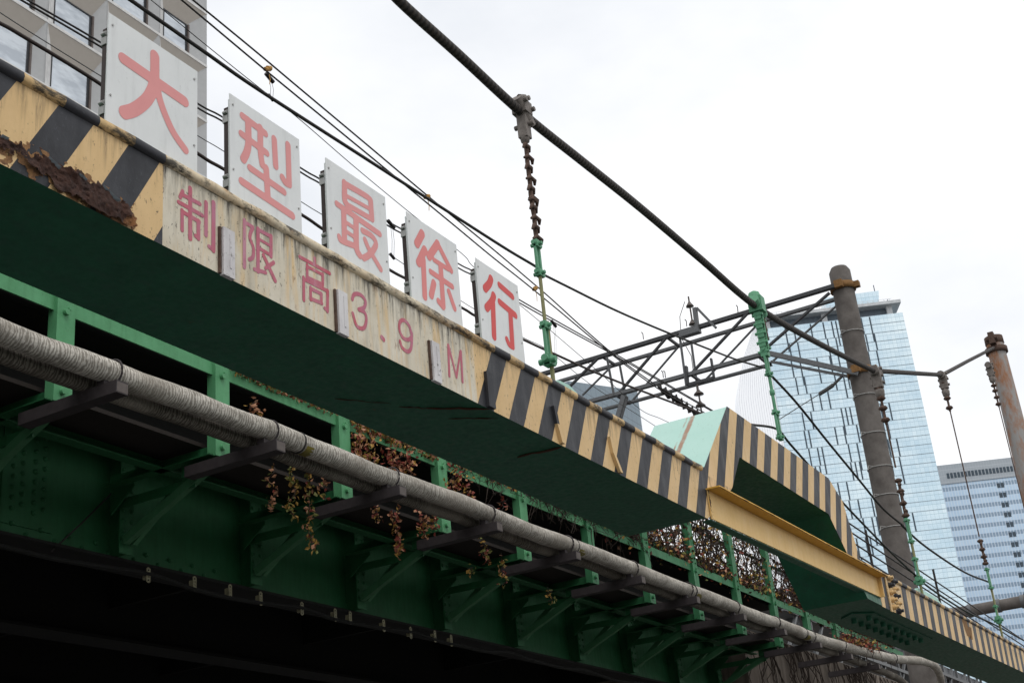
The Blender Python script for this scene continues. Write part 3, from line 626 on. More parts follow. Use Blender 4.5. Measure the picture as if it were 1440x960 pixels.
def zat(px, py): return c_at(px, py)[2]
# nearest hanger: grey clamp, hooked rusty rod, two green turnbuckles
x = 7.2
h = thing('cable_hanger', 'hanger with a grey clamp and rusty hooked rod above green turnbuckles, beside the last sign', 'hanger', (x, YC, GZ(.876)), 0, 'hangers between cable and girder')
zc = zat(736, 160)
m = MB(); m.cyl((x - .085, YC, zc + .075), (x + .085, YC, zc - .075), .052, 12); m.box((x - .05, YC - .055, zc - .02), (x + .05, YC + .055, zc + .075))
m.box((x - .032, YC - .035, zc - .21), (x + .038, YC + .035, zc - .02)); m.lathe((x, YC, zc - .24), [(.004, -.02), (.03, 0), (.038, .05), (.02, .09)], 10)
for sx, sz in ((-.05, .06), (.05, .03), (.01, -.10), (-.01, .09)): m.cyl((x + sx, YC - .075, zc + sz), (x + sx, YC + .075, zc + sz), .018, 6)
m.cyl((x - .06, YC - .02, zc + .09), (x + .02, YC - .02, zc + .13), .022, 8)
part(m, 'clamp', 'cast', h)
m = MB(); hook_rod(m, x, zat(743, 205), zat(748, 290), 6, seed=1); hook_rod(m, x + .006, zat(745, 272), zat(750, 340), 5, w=-.050, seed=2); part(m, 'hooked_rod', 'rusty', h)
turnbuckle(x, zat(755, 386), zat(750, 336), .024, .010, parent=h)
m = MB(); m.cyl((x, YC, zat(758, 385)), (x, YC, zat(765, 455)), .013, 8); m.cyl((x + .03, YC, zat(766, 450)), (x + .026, YC, GZ(.876)), .015, 8); part(m, 'rod', 'holive', h)
turnbuckle(x, zat(770, 512), zat(765, 452), .024, .011, parent=h)
m = MB(); ze = zat(770, 503); m.box((x - .035, YC - .03, ze - .05), (x + .035, YC + .03, ze + .02)); m.cyl((x - .07, YC, ze - .01), (x + .07, YC, ze - .01), .024, 8); m.cyl((x - .02, YC - .06, ze - .02), (x - .02, YC + .06, ze - .02), .022, 8); part(m, 'end_shackle', 'hgreen', h)
# second hanger: all green, built of stacked bolted plates
x = 11.95
h = thing('cable_hanger', 'hanger painted light green all the way from clamp to shackle, over the raised hump', 'hanger', (x, YC, GZ(1.085)), 0, 'hangers between cable and girder')
zc = zat(1065, 432)
m = MB(); m.cyl((x - .11, YC, zc + .05), (x + .11, YC, zc - .06), .062, 12); m.box((x - .06, YC - .07, zc - .06), (x + .06, YC + .07, zc + .10)); m.lathe((x - .03, YC, zc + .09), [(.06, 0), (.055, .05), (.02, .07)], 10)
part(m, 'clamp', 'hgreen', h)
m = MB(); zb = zat(1073, 490)
for i in range(9):
    z = zc - .07 - (zc - .07 - zb) * i / 8; sgn = 1 if i % 2 else -1
    m.box((x - .040 + sgn * .006, YC - .035, z - .075), (x + .040 + sgn * .006, YC + .035, z)); m.cyl((x + sgn * .036, YC - .055, z - .03), (x + sgn * .036, YC + .055, z - .03), .016, 6)
m.bar((x - .02, YC - .045, zc - .1), (x - .01, YC - .045, zb), .018, .012, (0, 1, 0)); part(m, 'bolted_plates', 'hgreen', h)
m = MB(); m.cyl((x + .002, YC - .05, zc - .14), (x + .01, YC - .052, zb + .1), .009, 6); part(m, 'rusty_slot', 'rusty', h)
turnbuckle(x, zat(1078, 526), zat(1073, 488), .032, .013, parent=h)
m = MB(); m.cyl((x, YC, zat(1078, 522)), (x, YC, zat(1084, 575)), .017, 8); m.lathe((x, YC, zat(1081, 548)), [(.017, -.03), (.026, -.02), (.026, .02), (.017, .03)], 8); part(m, 'rod', 'hgreen', h)
turnbuckle(x, zat(1089, 612), zat(1084, 572), .032, .013, parent=h)
m = MB(); m.lathe((x, YC, GZ(1.085)), [(.09, 0), (.09, .02), (.045, .04), (.03, .10), (.01, .14)], 10)
for sx in (-.09, .09): m.cyl((x + sx, YC - .06, GZ(1.085) + .05), (x + sx, YC + .06, GZ(1.085) + .05), .03, 6)
part(m, 'end_shackle', 'hgreen', h)
# third to fifth hangers: discs on rods
def far_hanger(x, label, ptop, ups, rod, lows, tb1, rod2, tb2, pend, bottom, thin=.012):
    h = thing('cable_hanger', label, 'hanger', (x, YC, bottom), 0, 'hangers between cable and girder')
    zt = zat(*ptop); m = MB(); m.cyl((x - .12, YC, zt), (x + .12, YC, zt + .01), .065, 10); m.box((x - .05, YC - .06, zt - .22), (x + .05, YC + .06, zt)); m.lathe((x, YC, zt - .34), [(.01, -.04), (.055, 0), (.065, .08), (.03, .14)], 10)
    for sz in (-.05, -.15, .05): m.cyl((x + .03, YC - .085, zt + sz), (x + .03, YC + .085, zt + sz), .022, 6)
    part(m, 'clamp', 'cast', h)
    m = MB(); zu = [zat(*p) for p in ups]; discs(m, x, zu, .062); m.cyl((x, YC, zt - .3), (x, YC, zu[-1] - .06), .018, 8)
    part(m, 'disc_stack', 'rusty', h)
    m = MB(); m.cyl((x, YC, zu[-1] - .05), (x, YC, zat(*rod)), thin, 8); part(m, 'rod', 'rusty', h)
    if lows:
        m = MB(); zl = [zat(*p) for p in lows]; hook_rod(m, x, zl[0], zl[-1], len(lows), .020, .055, seed=int(x)); discs(m, x, zl, .052); part(m, 'hooked_rod', 'rusty', h)
    if tb1:
        turnbuckle(x, zat(*tb1[1]), zat(*tb1[0]), .034, .016, parent=h)
        m = MB(); m.cyl((x, YC, zat(*rod2[0])), (x, YC, bottom), .017, 8); part(m, 'rod', 'holive', h)
        turnbuckle(x, zat(*tb2[1]), zat(*tb2[0]), .034, .014, parent=h)
        m = MB(); ze = zat(*pend); m.box((x - .04, YC - .04, ze - .06), (x + .04, YC + .04, ze + .04)); m.cyl((x - .085, YC, ze), (x + .085, YC, ze), .026, 8); m.cyl((x, YC - .07, ze - .02), (x, YC + .07, ze - .02), .024, 8); part(m, 'end_shackle', 'hgreen', h)
    return h
far_hanger(16.65, 'hanger with rusty discs and a long rod in front of the dark concrete pole', (1229, 521), [(1237, 548), (1239, 560), (1241, 573), (1243, 588)], (1257, 655),
           [(1259, 672), (1261, 686), (1263, 702), (1265, 718)], ((1268, 724), (1272, 757)), ((1273, 757),), ((1281, 780), (1286, 812)), (1288, 812), GZ(.874) + camber(16.65))
far_hanger(21.5, 'hanger with grey discs and a thin wire, in front of the striped office block', (1324, 528), [(1329, 541), (1331, 551), (1333, 561), (1334, 572)], (1370, 748),
           [(1372, 755), (1375, 767), (1378, 778), (1381, 788)], ((1383, 795), (1388, 824)), ((1388, 824),), ((1393, 846), (1397, 872)), (1398, 866), GZ(.874) + camber(21.5), .010)
far_hanger(27.2, 'hanger with grey discs and a thin wire, right beside the rusty mast', (1379, 499), [(1383, 523), (1386, 532), (1388, 541), (1389, 549)], (1440, 765), None, None, None, None, None, GZ(.874) + camber(27.2), .010)

# ---------------------------------------------------------------- bonding cables strung from hanger to hanger
def ycable(name, pix, y, r, mat, label, cat='cable', group=None, ext0=1.0, ext1=1.0, k=8, sm=True):
    p = [on_y(a, b, y) for a, b in pix]
    p = [p[0] + (p[0] - p[1]) * ext0] + p + [p[-1] + (p[-1] - p[-2]) * ext1]
    return single(MB().tube(spline(p, k) if sm else p, r, 7), name, mat, label, cat, group)
ycable('bonding_cable', [(183, 0), (290, 75), (360, 124), (500, 214), (590, 272), (660, 317), (715, 352), (752, 374), (760, 381)], YC + .05, .0095, 'cable', 'black cable running above the signs down to the hooked hanger', ext1=.05)
ycable('bonding_cable', [(764, 386), (800, 404), (865, 436), (930, 464), (1000, 492), (1040, 507), (1078, 518)], YC + .05, .009, 'cable', 'black cable dipping from the hooked hanger to the all green hanger', ext0=.05, ext1=.05)
ycable('bonding_cable', [(1082, 525), (1120, 566), (1165, 622), (1207, 673), (1240, 713), (1268, 737)], YC + .05, .013, 'cable', 'black cable crossing the glass tower from the green hanger to the pole', ext0=.05, ext1=.05)
ycable('bonding_cable', [(1270, 740), (1295, 763), (1330, 788), (1360, 806), (1388, 817)], YC + .05, .014, 'cable', 'black cable sagging between the two farthest turnbuckles', ext0=.05, ext1=.02)
ycable('bonding_cable', [(1058, 597), (1092, 603), (1112, 625), (1150, 668), (1183, 704), (1225, 748), (1260, 783), (1287, 808)], YC + .05, .012, 'cable', 'black cable rising from the hump and running low towards the pole', ext0=.1, ext1=.05)
ycable('bonding_cable', [(1289, 812), (1320, 835), (1360, 860), (1397, 877), (1440, 900)], YC + .05, .013, 'cable', 'black cable low over the far striped girder', ext0=.05)

# ---------------------------------------------------------------- overhead line wires above the tracks
YT = 9.0
ycable('overhead_wire', [(0, 33), (30, 50), (148, 123), (278, 216), (318, 240), (424, 302), (460, 326), (547, 379), (575, 394), (650, 433), (672, 446), (735, 477), (785, 500), (860, 533), (975, 577)], YT, .021, 'wire_brown', 'thickest brownish wire, lowest of those passing behind the signs', 'wire', 'overhead wires')
for dy, lab in ((0, 'upper of the close pair of dark wires passing behind the middle of the signs'), (6, 'lower of the close pair of dark wires passing behind the middle of the signs')):
    ycable('overhead_wire', [(38 - dy * 1.5, 0), (148, 64 + dy), (278, 146 + dy), (318, 168 + dy), (424, 237 + dy), (455, 255 + dy), (545, 311 + dy), (571, 326 + dy), (645, 371 + dy), (668, 383 + dy), (733, 423 + dy * .7), (800, 461 + dy * .6), (880, 506 + dy * .4), (985, 567 + dy * .3)], YT + .3, .012, 'wire', lab, 'wire', 'overhead wires')
ycable('overhead_wire', [(0, 18), (45, 47), (148, 111), (278, 191), (318, 215), (424, 284), (455, 303), (547, 358), (575, 376), (650, 424), (668, 435), (735, 474), (770, 492), (830, 540), (900, 585)], YT + .6, .006, 'wire_grey', 'thin grey wire between the thick wire and the close pair', 'wire', 'overhead wires')
ycable('overhead_wire', [(271, 0), (360, 73), (416, 120), (520, 207), (602, 276), (645, 311), (700, 356), (740, 390), (775, 420), (830, 470), (872, 505), (930, 546), (985, 577)], YT + .1, .012, 'wire', 'dark wire highest in the sky, carrying the orange spacers', 'wire', 'overhead wires')
ycable('overhead_wire', [(255, 0), (360, 88), (400, 121), (500, 203), (595, 281), (640, 318), (692, 361), (740, 399), (790, 440), (860, 498), (925, 546), (985, 581)], YT + .1, .012, 'wire', 'dark wire running just under the one with orange spacers', 'wire', 'overhead wires')
ycable('overhead_wire', [(212, 0), (300, 72), (360, 120), (420, 167), (500, 236), (580, 302), (650, 357), (668, 377), (735, 432), (790, 478), (850, 530), (900, 575), (928, 588)], YT - .2, .0055, 'wire', 'thin black wire slanting steeply down behind the coral sign', 'wire', 'overhead wires')
def spacer(px, py, lab):
    p = on_y(px, py, YT + .1); m = MB(); m.cyl(p + [-.05, 0, -.02], p + [.05, 0, .03], .028, 8); m.cyl(p + [.06, 0, .05], p + [.0, 0, .02], .035, 8)
    m.tube([p + [.03, 0, -.02], p + [.05, 0, -.12], p + [.04, 0, -.20]], .006, 6)
    single(m, 'wire_spacer', 'orange', lab, 'wire clamp', 'orange wire spacers')
spacer(376, 98, 'small orange spacer on the high wires above the second sign')
spacer(600, 278, 'small orange spacer on the high wires above the coral sign')
spacer(752, 407, 'small orange spacer on the wires beside the olive rod of the nearest hanger')
def dropper(px, py, py2, lab, w=0.05):
    a = on_y(px, py, YT + .3); b = on_y(px + 2, py2, YT + .3); m = MB()
    m.tube([a, (a + b) / 2 + [w * .5, 0, 0], b], .003, 6); m.tube([a + [w, 0, -.03], (a + b) / 2 + [w * 1.6, 0, 0], b + [w, 0, 0]], .003, 6)
    m.cyl(a + [-.06, 0, .02], a + [.09, 0, -.04], .028, 8); m.cyl(b + [-.04, 0, .02], b + [.06, 0, -.02], .022, 8)
    single(m, 'wire_dropper', 'wire', lab, 'wire clamp', 'droppers between wires')
dropper(549, 314, 360, 'dark looped dropper hanging between the third and fourth signs'); dropper(778, 454, 500, 'dark looped dropper beside the lower turnbuckle of the nearest hanger')
dropper(378, 108, 137, 'thin looped dropper below the orange spacer above the second sign')
# strain clamps where the wires meet under the lattice gantry
m = MB()
for t in np.linspace(0, 1, 8):
    p = on_y(930 + 52 * t, 548 + 36 * t, YT + .15); m.cyl(p + [-.10, 0, .05], p + [.12, 0, -.04], .055 if int(t * 7) % 2 else .035, 8); m.cyl(p + [0, 0, .14], p + [.02, 0, -.10], .018, 6)
single(m, 'strain_clamp', 'wire', 'row of dark strain clamps on the bunched wires under the lattice gantry', 'wire clamp')

# ---------------------------------------------------------------- concrete mast, lattice gantry, rusty mast
MX, MY = 29.2, 6.6
mast = thing('catenary_mast', 'dark round concrete pole with rusty bands carrying the lattice gantry', 'pole', (MX, MY, 0.0))
m = MB().tube([(MX, MY, z) for z in (0.0, 8.0, 11.0, 13.5, 14.75, 14.86)], [.285, .275, .265, .255, .25, .19], 20); part(m, 'shaft', 'concrete', mast)
zt = on_x(1180, 400, MX)[2]; zl = on_x(1212, 523, MX)[2]
for z in (zt - .12, zl):
    m = MB().lathe((MX, MY, z), [(.27, -.08), (.30, -.08), (.30, .08), (.27, .08)], 18); m.box((MX - .38, MY - .09, z - .09), (MX - .25, MY + .10, z + .09)); m.box((MX - .07, MY - .40, z - .07), (MX + .07, MY - .27, z + .07))
    part(m, 'steel_band', 'band', mast)
for pz in ((1196, 470), (1210, 560), (1226, 612), (1232, 660), (1238, 700), (1246, 745)):
    z = on_x(*pz, MX)[2]; m = MB().lathe((MX, MY, z), [(.275, -.008), (.288, -.008), (.288, .008), (.275, .008)], 16)
    m.tube([(MX - .27, MY + .05, z), (MX - .34, MY + .16, z + .03), (MX - .36, MY + .18, z - .07)], .007, 6); part(m, 'wire_tie', 'galv', mast)
XG = MX - .35
g = thing('catenary_gantry', 'grey lattice truss gantry crossing the tracks from the concrete pole', 'gantry', (XG, MY, on_x(1000, 460, XG)[2] - 2.0))
def gx(px, py, dx=0.0): p = on_x(px, py, XG); return p + np.array([dx, 0, 0])
top = [gx(1175, 403), gx(740, 534)]; bot = [gx(1070, 500), gx(770, 582)]
d = top[1] - top[0]; top[1] = top[0] + d * 1.9; d = bot[1] - bot[0]; bot[1] = bot[0] + d * 2.2
DX = .75
for dx in (0, DX):
    o_ = np.array([dx, 0, 0]); mt = 'steel_dark' if dx == 0 else 'steel_grey'
    part(MB().angle(top[0] + o_, top[1] + o_, (.09 if dx == 0 else .07), .02), 'chord', mt, g); part(MB().angle(bot[0] + o_, bot[1] + o_, (.085 if dx == 0 else .06), .02), 'chord', 'steel_grey', g)
    for a, b_ in (((1167, 412), (1066, 500)), ((1055, 437), (971, 527)), ((938, 474), (868, 556)), ((845, 500), (800, 545)), ((745, 532), (690, 590))):
        part(MB().angle(gx(*a) + o_, gx(*b_) + o_, (.05 if dx == 0 else .032), .012), 'brace', mt, g)
    for a, b_ in (((956, 470), (966, 545)), ((853, 502), (863, 556))):
        part(MB().angle(gx(*a) + o_, gx(*b_) + o_, .04, .012), 'brace', 'steel_grey', g)
    part(MB().angle(gx(1068, 497) + o_, gx(1206, 528) + o_ * .5, .12 if dx == 0 else .06, .025), 'stay_strut', 'steel_grey', g)
for a in ((1055, 436), (938, 474), (845, 500)):
    part(MB().bar(gx(*a), gx(*a, DX), .06, .06), 'cross_tie', 'steel_dark', g)
for a in ((1066, 500), (971, 526), (868, 556)):
    part(MB().bar(gx(*a), gx(*a, DX), .06, .06), 'cross_tie', 'steel_dark', g)
part(MB().angle(gx(880, 556), gx(866, 605), .12, .03), 'drop_post', 'steel_grey', g)
m = MB(); m.bar(gx(965, 515), gx(967, 541), .12, .05); m.bar(gx(967, 541), gx(1004, 531), .07, .07); m.bar(gx(1004, 531), gx(1000, 504), .09, .04); part(m, 'drop_frame', 'steel_dark', g)
m = MB(); m.bar(gx(981, 465), gx(977, 433), .10, .10); m.bar(gx(980, 433), gx(1007, 461), .06, .06); m.bar(gx(957, 471), gx(984, 463), .20, .16); part(m, 'feeder_bracket', 'steel_grey', g)
for a in ((905, 478), (1038, 440), (1058, 436), (966, 460), (936, 532), (933, 532)):
    part(MB().tube([gx(*a) + [0, 0, .02], gx(a[0] - 1, a[1] - 9), gx(a[0] - 3, a[1] - 11)], .012, 6), 'bird_wire', 'wire', g)
def insulator(p, L, n, w, lab, up=1):
    m = MB(); m.cyl(p, p - np.array([0, 0, up * L]), .022, 8)
    for i in range(n):
        z = p[2] - up * L * (.3 + .65 * i / max(1, n - 1)); m.lathe((p[0], p[1], z), [(.02, -.06), (w, -.05), (w * .9, -.02), (.05, .04), (.03, .08)], 14)
    single(m, 'insulator', 'insul', lab, 'insulator')
insulator(gx(980, 537), .92, 3, .125, 'dark ribbed insulator hanging from the drop frame of the gantry')
insulator(gx(968, 417), .75, 2, .10, 'ribbed insulator on the raised feeder bracket above the gantry')
single(MB().tube([gx(963, 424), gx(956, 445), gx(958, 475), gx(972, 500), gx(976, 530)], .010, 6), 'jumper_wire', 'wire_grey', 'thin looping jumper wire by the gantry insulators', 'wire')
pA, pB = gx(1163, 537), on_y(1095, 590, 8.4)
m = MB(); m.tube([gx(1185, 528), gx(1172, 541)], .035, 8); m.tube([gx(1172, 541), gx(1162, 548), gx(1152, 554)], .05, 8); m.tube([gx(1152, 554), pB], .011, 6)
single(m, 'stay_wire', 'wire_grey', 'thin stay wire with a strain insulator slanting down from the gantry strut', 'wire')
# rusty tube mast ending the suspension cable
rx, ry = 28.93, YC
rm = thing('rusty_mast', 'grey and orange rusted steel tube mast at the right edge, cable tied to its top', 'mast', (rx, ry, 0))
zt = on_y(1400, 483, YC)[2]
part(MB().tube([(rx, ry, 0), (rx, ry, 8), (rx, ry, zt)], [.24, .225, .185], 20), 'tube', 'rustmast', rm)
m = MB().lathe((rx, ry, zt - .22), [(.19, -.06), (.235, -.06), (.235, .06), (.19, .06)], 16); m.lathe((rx, ry, zt + .02), [(.18, -.10), (.20, -.09), (.195, .08), (.10, .11), (.01, .11)], 14)
m.box((rx - .34, ry - .06, zt - .14), (rx - .18, ry + .06, zt + .12)); m.cyl((rx - .28, ry - .12, zt - .02), (rx - .28, ry + .12, zt - .02), .05, 8); part(m, 'cap', 'rusty', rm)
single(MB().tube([(rx + .25, ry, zt - .4), (rx + 3.5, ry, zt - 8.0), (rx + 5.2, ry, 0)], .04, 8), 'back_stay', 'cable', 'dark back stay leaning against the far side of the rusty mast', 'cable')

# tubular gantries farther down the line
for (a, b_, X_, r, lab) in (((1338, 863), (1450, 843), 46.0, .19, 'grey tubular gantry beam above the far striped girder'), ((1400, 944), (1450, 927), 62.0, .21, 'grey tubular gantry beam farthest down the line, lowest at the right edge')):
    A, B = on_x(*a, X_), on_x(*b_, X_); d = (A - B); B = B - d * 1.0
    t = thing('tube_gantry', lab, 'gantry', tuple((A + B) / 2), 0)
    part(MB().cyl(A, B, r, 16), 'tube', 'concrete', t)
    for q in (.12, .3, .45):
        c = A + (B - A) * q; part(MB().tube([c - (B - A) * .012, c + (B - A) * .012], r * 1.16, 14), 'clamp', 'steel_grey', t)
    part(MB().box((B[0] - .3, B[1] - .1, 0), (B[0] + .3, B[1] + .35, B[2] - r - .002)), 'post', 'concrete', t)


# ---------------------------------------------------------------- railway bridge behind the girder
BX0, BX1 = -6.0, 19.2
YR, YW = 6.2, 7.4
ZR0, ZR1 = 5.325, 5.422                           # railing beam
ZF = 4.198                                        # underside of the main girder
PITCH = 1.49; POST0 = 5.545
posts = [POST0 + PITCH * k for k in range(-7, 15)]
br = thing('railway_bridge', 'dark green riveted plate girder railway bridge with bracketed side walkway', 'bridge', (8.0, YW, 0))
part(MB().box((BX0, YW, ZF + .02), (BX1, YW + .03, 5.55)), 'web_plate', 'bgreen', br)
m = MB().box((BX0, YW - .10, ZF), (BX1, YW + .20, ZF + .022)); part(m, 'bottom_flange', 'underside', br, 'near black bottom flange')
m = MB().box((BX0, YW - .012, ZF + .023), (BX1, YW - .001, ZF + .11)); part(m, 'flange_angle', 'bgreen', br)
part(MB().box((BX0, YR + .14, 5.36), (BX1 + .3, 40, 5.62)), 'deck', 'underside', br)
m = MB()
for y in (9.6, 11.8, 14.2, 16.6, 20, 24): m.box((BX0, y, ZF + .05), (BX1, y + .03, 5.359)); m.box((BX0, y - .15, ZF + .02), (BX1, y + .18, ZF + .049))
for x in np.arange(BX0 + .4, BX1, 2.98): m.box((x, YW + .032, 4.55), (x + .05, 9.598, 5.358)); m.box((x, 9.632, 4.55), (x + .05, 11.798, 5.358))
part(m, 'inner_girder', 'underside', br, 'near black inner girders under the deck')
part(MB().box((BX0, YR + .56, 4.99), (BX1, YR + .60, 5.358)), 'dark_shade_board', 'underside', br)  # dark board added to hold the deck's shade in the railing opening
part(MB().box((BX0, YR + .12, 4.80), (BX1, YR + .70, 4.83)), 'walkway_floor', plain('walkway_boards', (0.022, 0.017, 0.014), None, 0.9), br)
m = MB().box((BX0, YR + .52, 4.70), (BX1, YR + .53, 4.798)); m.box((BX0, YR + .44, 4.70), (BX1, YR + .519, 4.712)); part(m, 'stringer', 'bgreen', br)
# railing beam: an angle along the front edge
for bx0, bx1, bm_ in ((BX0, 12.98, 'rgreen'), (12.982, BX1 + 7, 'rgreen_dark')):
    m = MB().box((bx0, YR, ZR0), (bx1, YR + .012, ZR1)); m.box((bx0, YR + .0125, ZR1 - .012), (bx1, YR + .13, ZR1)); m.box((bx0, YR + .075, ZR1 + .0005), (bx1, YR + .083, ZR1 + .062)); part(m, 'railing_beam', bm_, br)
m = MB()
for x in np.arange(3.0, 19.5, .022):
    for q in range(2):
        a = np.array([x + random.uniform(-.02, .02), YR + random.choice([.03, .07, .078]), ZR1 + random.choice([.0, .04, .06])]); tip = a + [random.uniform(-.045, .045), random.uniform(-.06, .02), random.uniform(.02, .06)]
        m.add([a + [-.0045, 0, 0], a + [.0045, 0, 0], tip], [(0, 1, 2)])
m2 = part(m, 'spike_strip', 'rgreen', br); m2['kind'] = 'stuff'
for x in posts:
    if x > 22.0: continue
    top = ZR1 + .09 if x < 13.5 else 6.86
    zb_ = 4.70 if x < BX1 else 5.0
    m = MB().box((x - .075, YR - .03, zb_), (x + .075, YR - .018, top)); m.box((x - .075, YR - .0175, zb_), (x - .063, YR + .05, top)); m.box((x + .063, YR - .0175, zb_), (x + .075, YR + .05, top))
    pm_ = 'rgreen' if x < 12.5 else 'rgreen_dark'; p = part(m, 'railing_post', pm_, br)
    for dz in (.07, .62):
        m = MB(); m.cyl((x - .01, YR - .031, zb_ + dz), (x - .01, YR - .056, zb_ + dz), .022, 6); part(m, 'bolt', pm_, p)
    for dz in (.655, .73):
        m = MB(); m.cyl((x + .02, YR - .031, 4.70 + dz), (x + .02, YR - .045, 4.70 + dz), .012, 8); part(m, 'bolt', pm_, p)
for x in posts:
    if x > BX1 + 3: continue
    if x < BX1:
        xs_ = x + .13
        m = MB().box((xs_ - .012, YW - .16, ZF + .03), (xs_ + .012, YW - .0015, 5.34)); m.box((xs_ - .07, YW - .172, ZF + .03), (xs_ + .07, YW - .1605, 5.34)); part(m, 'web_stiffener', 'bgreen', br)
        # walkway arm: two flats with a window between them, and a gusset at the girder
        m = MB(); m.box((x - .05, YR - .01, 4.70), (x - .035, YW - .17, 4.79)); m.box((x - .12, YR - .01, 4.70), (x - .0505, YW - .17, 4.708))
        m.box((x + .02, YR + .25, 4.55), (x + .032, YW - .17, 4.62)); gq = [(YW - .172, 4.50), (YW - .172, 4.699), (YW - .40, 4.699), (YW - .40, 4.67)]
        m.add([(x - .034, a, b) for a, b in gq] + [(x - .022, a, b) for a, b in gq], [(0, 1, 2, 3), (7, 6, 5, 4), (0, 4, 5, 1), (1, 5, 6, 2), (2, 6, 7, 3), (3, 7, 4, 0)])
        m.box((x - .033, YR + .05, 4.62), (x + .019, YR + .33, 4.70)); part(m, 'walkway_arm', 'bgreen', br)
        part(MB().bar((x + .09, YW - .205, ZF + .12), (x + .02, YR + .12, 4.66), .062, .055, (1, 0, 0)), 'diagonal_strut', 'strut', br)
        part(MB().bar((x + .17, YW - .205, ZF + .12), (x + .19, YR + .56, 4.66), .055, .045, (1, 0, 0)), 'diagonal_strut', 'strut', br)
    # cantilever channel that carries the pipes
    xb_ = x - .075
    m = MB().box((xb_ - .05, 5.58, 4.58), (xb_ - .044, 6.42, 4.66)); m.box((xb_ - .0435, 5.58, 4.58), (xb_ + .045, 6.42, 4.587)); m.box((xb_ - .0435, 5.58, 4.652), (xb_ + .045, 6.42, 4.6595))
    m.box((xb_ - .0435, 5.58, 4.588), (xb_ + .045, 5.586, 4.651), 1); m.box((xb_ - .03, 5.705, 4.66), (xb_ + .03, 5.765, 4.702)); part(m, 'pipe_bracket', ['bracket', 'bracket_end'], br)
# riveted splice of the web, low at the left
for xr in (6.36,):
    m = MB().box((xr - .23, YW - .013, ZF + .115), (xr + .24, YW - .0012, 5.2)); part(m, 'splice_plate', 'bgreen', br)
    for dx in (-.14, -.055, .055, .14):
        for j in range(13):
            z = ZF + .23 + .077 * j + (.04 if dx in (-.055, .14) else 0)
            c = np.array([xr + dx, YW - .0135, z]); m = MB(); m.tube([c, c + [0, -.013, 0], c + [0, -.02, 0]], [.019, .016, .006], 8); part(m, 'rivet', 'bgreen', br)
    for j in range(26):
        c = np.array([xr - 1.3 + .13 * j, YW - .0125, ZF + .06 + .06 * (j % 2)]); m = MB(); m.tube([c, c + [0, -.012, 0], c + [0, -.02, 0]], [.020, .017, .006], 8); part(m, 'rivet', 'bgreen', br)
m = MB()
for x in posts:
    if x < BX1:
        for j in range(14):
            for dx in (-.045, .045):
                c = np.array([x + .13 + dx, YW - .1725, ZF + .12 + .08 * j]); m.tube([c, c + [0, -.010, 0], c + [0, -.015, 0]], [.017, .014, .005], 7)
part(m, 'rivet', 'bgreen', br)['kind'] = 'stuff'
# perforated brass tags along the bottom flange
for px, py in ((209, 808), (274, 820), (324, 831), (367, 841), (472, 864), (493, 868), (540, 879), (612, 894), (635, 900), (425, 855), (578, 889)):
    p = on_y(px, py, YW - .13); m = MB(); w = .015; H = .052
    for sx in (-1, 1): m.box((p[0] + sx * w - .005, p[1], p[2] - H), (p[0] + sx * w + .005, p[1] + .006, p[2] + H))
    for q in np.linspace(-H, H, 5): m.box((p[0] - w + .0052, p[1], p[2] + q - .007), (p[0] + w - .0052, p[1] + .006, p[2] + q + .007))
    m.box((p[0] - .012, p[1] + .007, p[2] - .03), (p[0] + .012, p[1] + .05, p[2] + .03)); part(m, 'perforated_tag', 'tag', br)
# conduit sagging under the flange and loose cable
m = MB(); pts = []
for x in np.arange(BX0, BX1, .45): pts.append((x, YW - .12, ZF - .05 - .045 * abs(math.sin(x * 1.7)) - random.uniform(0, .02)))
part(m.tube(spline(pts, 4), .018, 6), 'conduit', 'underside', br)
part(MB().tube([on_y(72, 775, YW - .05), on_y(115, 735, YW - .08), on_y(160, 690, YW - .14)], .007, 6), 'loose_cable', 'cable', br)

# ---------------------------------------------------------------- bandaged pipes on the brackets
def pipe(name, y, z, r, lab, kink, mat='wrap'):
    pts = []
    for x in np.arange(-4.0, 19.3, .25): pts.append((x, y + .004 * math.sin(x * 3.1), z + .008 * math.sin(x * 2.2 + y) + .004 * math.sin(x * 7.3)))
    tail = kink(y, z)
    pts += spline([pts[-1]] + tail, 8)[1:]
    t = thing(name, lab, 'pipe', (8.0, y, z), 0, 'bandaged pipes along the bridge')
    rr = [r * (1 + .035 * math.sin(i * 1.9) + .03 * math.sin(i * .83 + 1)) for i in range(len(pts))]
    part(MB().tube(pts, rr, 18), 'wrapped_tube', mat, t); return t
p1 = pipe('bandaged_pipe', 5.73, 4.775, .074, 'thick grey pipe wrapped in wrinkled bandage, in front on the brackets', lambda y, z: [np.array([21.2, y, z + .06]), np.array([23.4, y, z + .16]), np.array([26.0, y, z + .36]), np.array([27.2, y + .1, z + .28]), np.array([28.0, y + .3, z - .1]), np.array([28.6, y + .5, z - .9]), np.array([28.9, y + .5, z - 2.2])])
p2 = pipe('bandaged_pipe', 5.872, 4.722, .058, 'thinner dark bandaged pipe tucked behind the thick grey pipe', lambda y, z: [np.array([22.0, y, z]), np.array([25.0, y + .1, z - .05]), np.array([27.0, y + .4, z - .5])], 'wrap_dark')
for x in posts:
    if x > 24: continue
    xb_ = x - .07; zz = 0.0 if x < 20 else .03 + (x - 20) * .04
    m = MB(); ring = [(xb_ + .055, 5.73 - .082 * math.cos(a) * 1.02, 4.775 + zz + .085 * math.sin(a)) for a in np.linspace(-.9, math.pi + .9, 16)]
    m.tube([(xb_ + .055, ring[0][1], 4.66)] + ring + [(xb_ + .055, ring[-1][1], 4.66)], .007, 6); part(m, 'pipe_clip', 'bracket', p1)
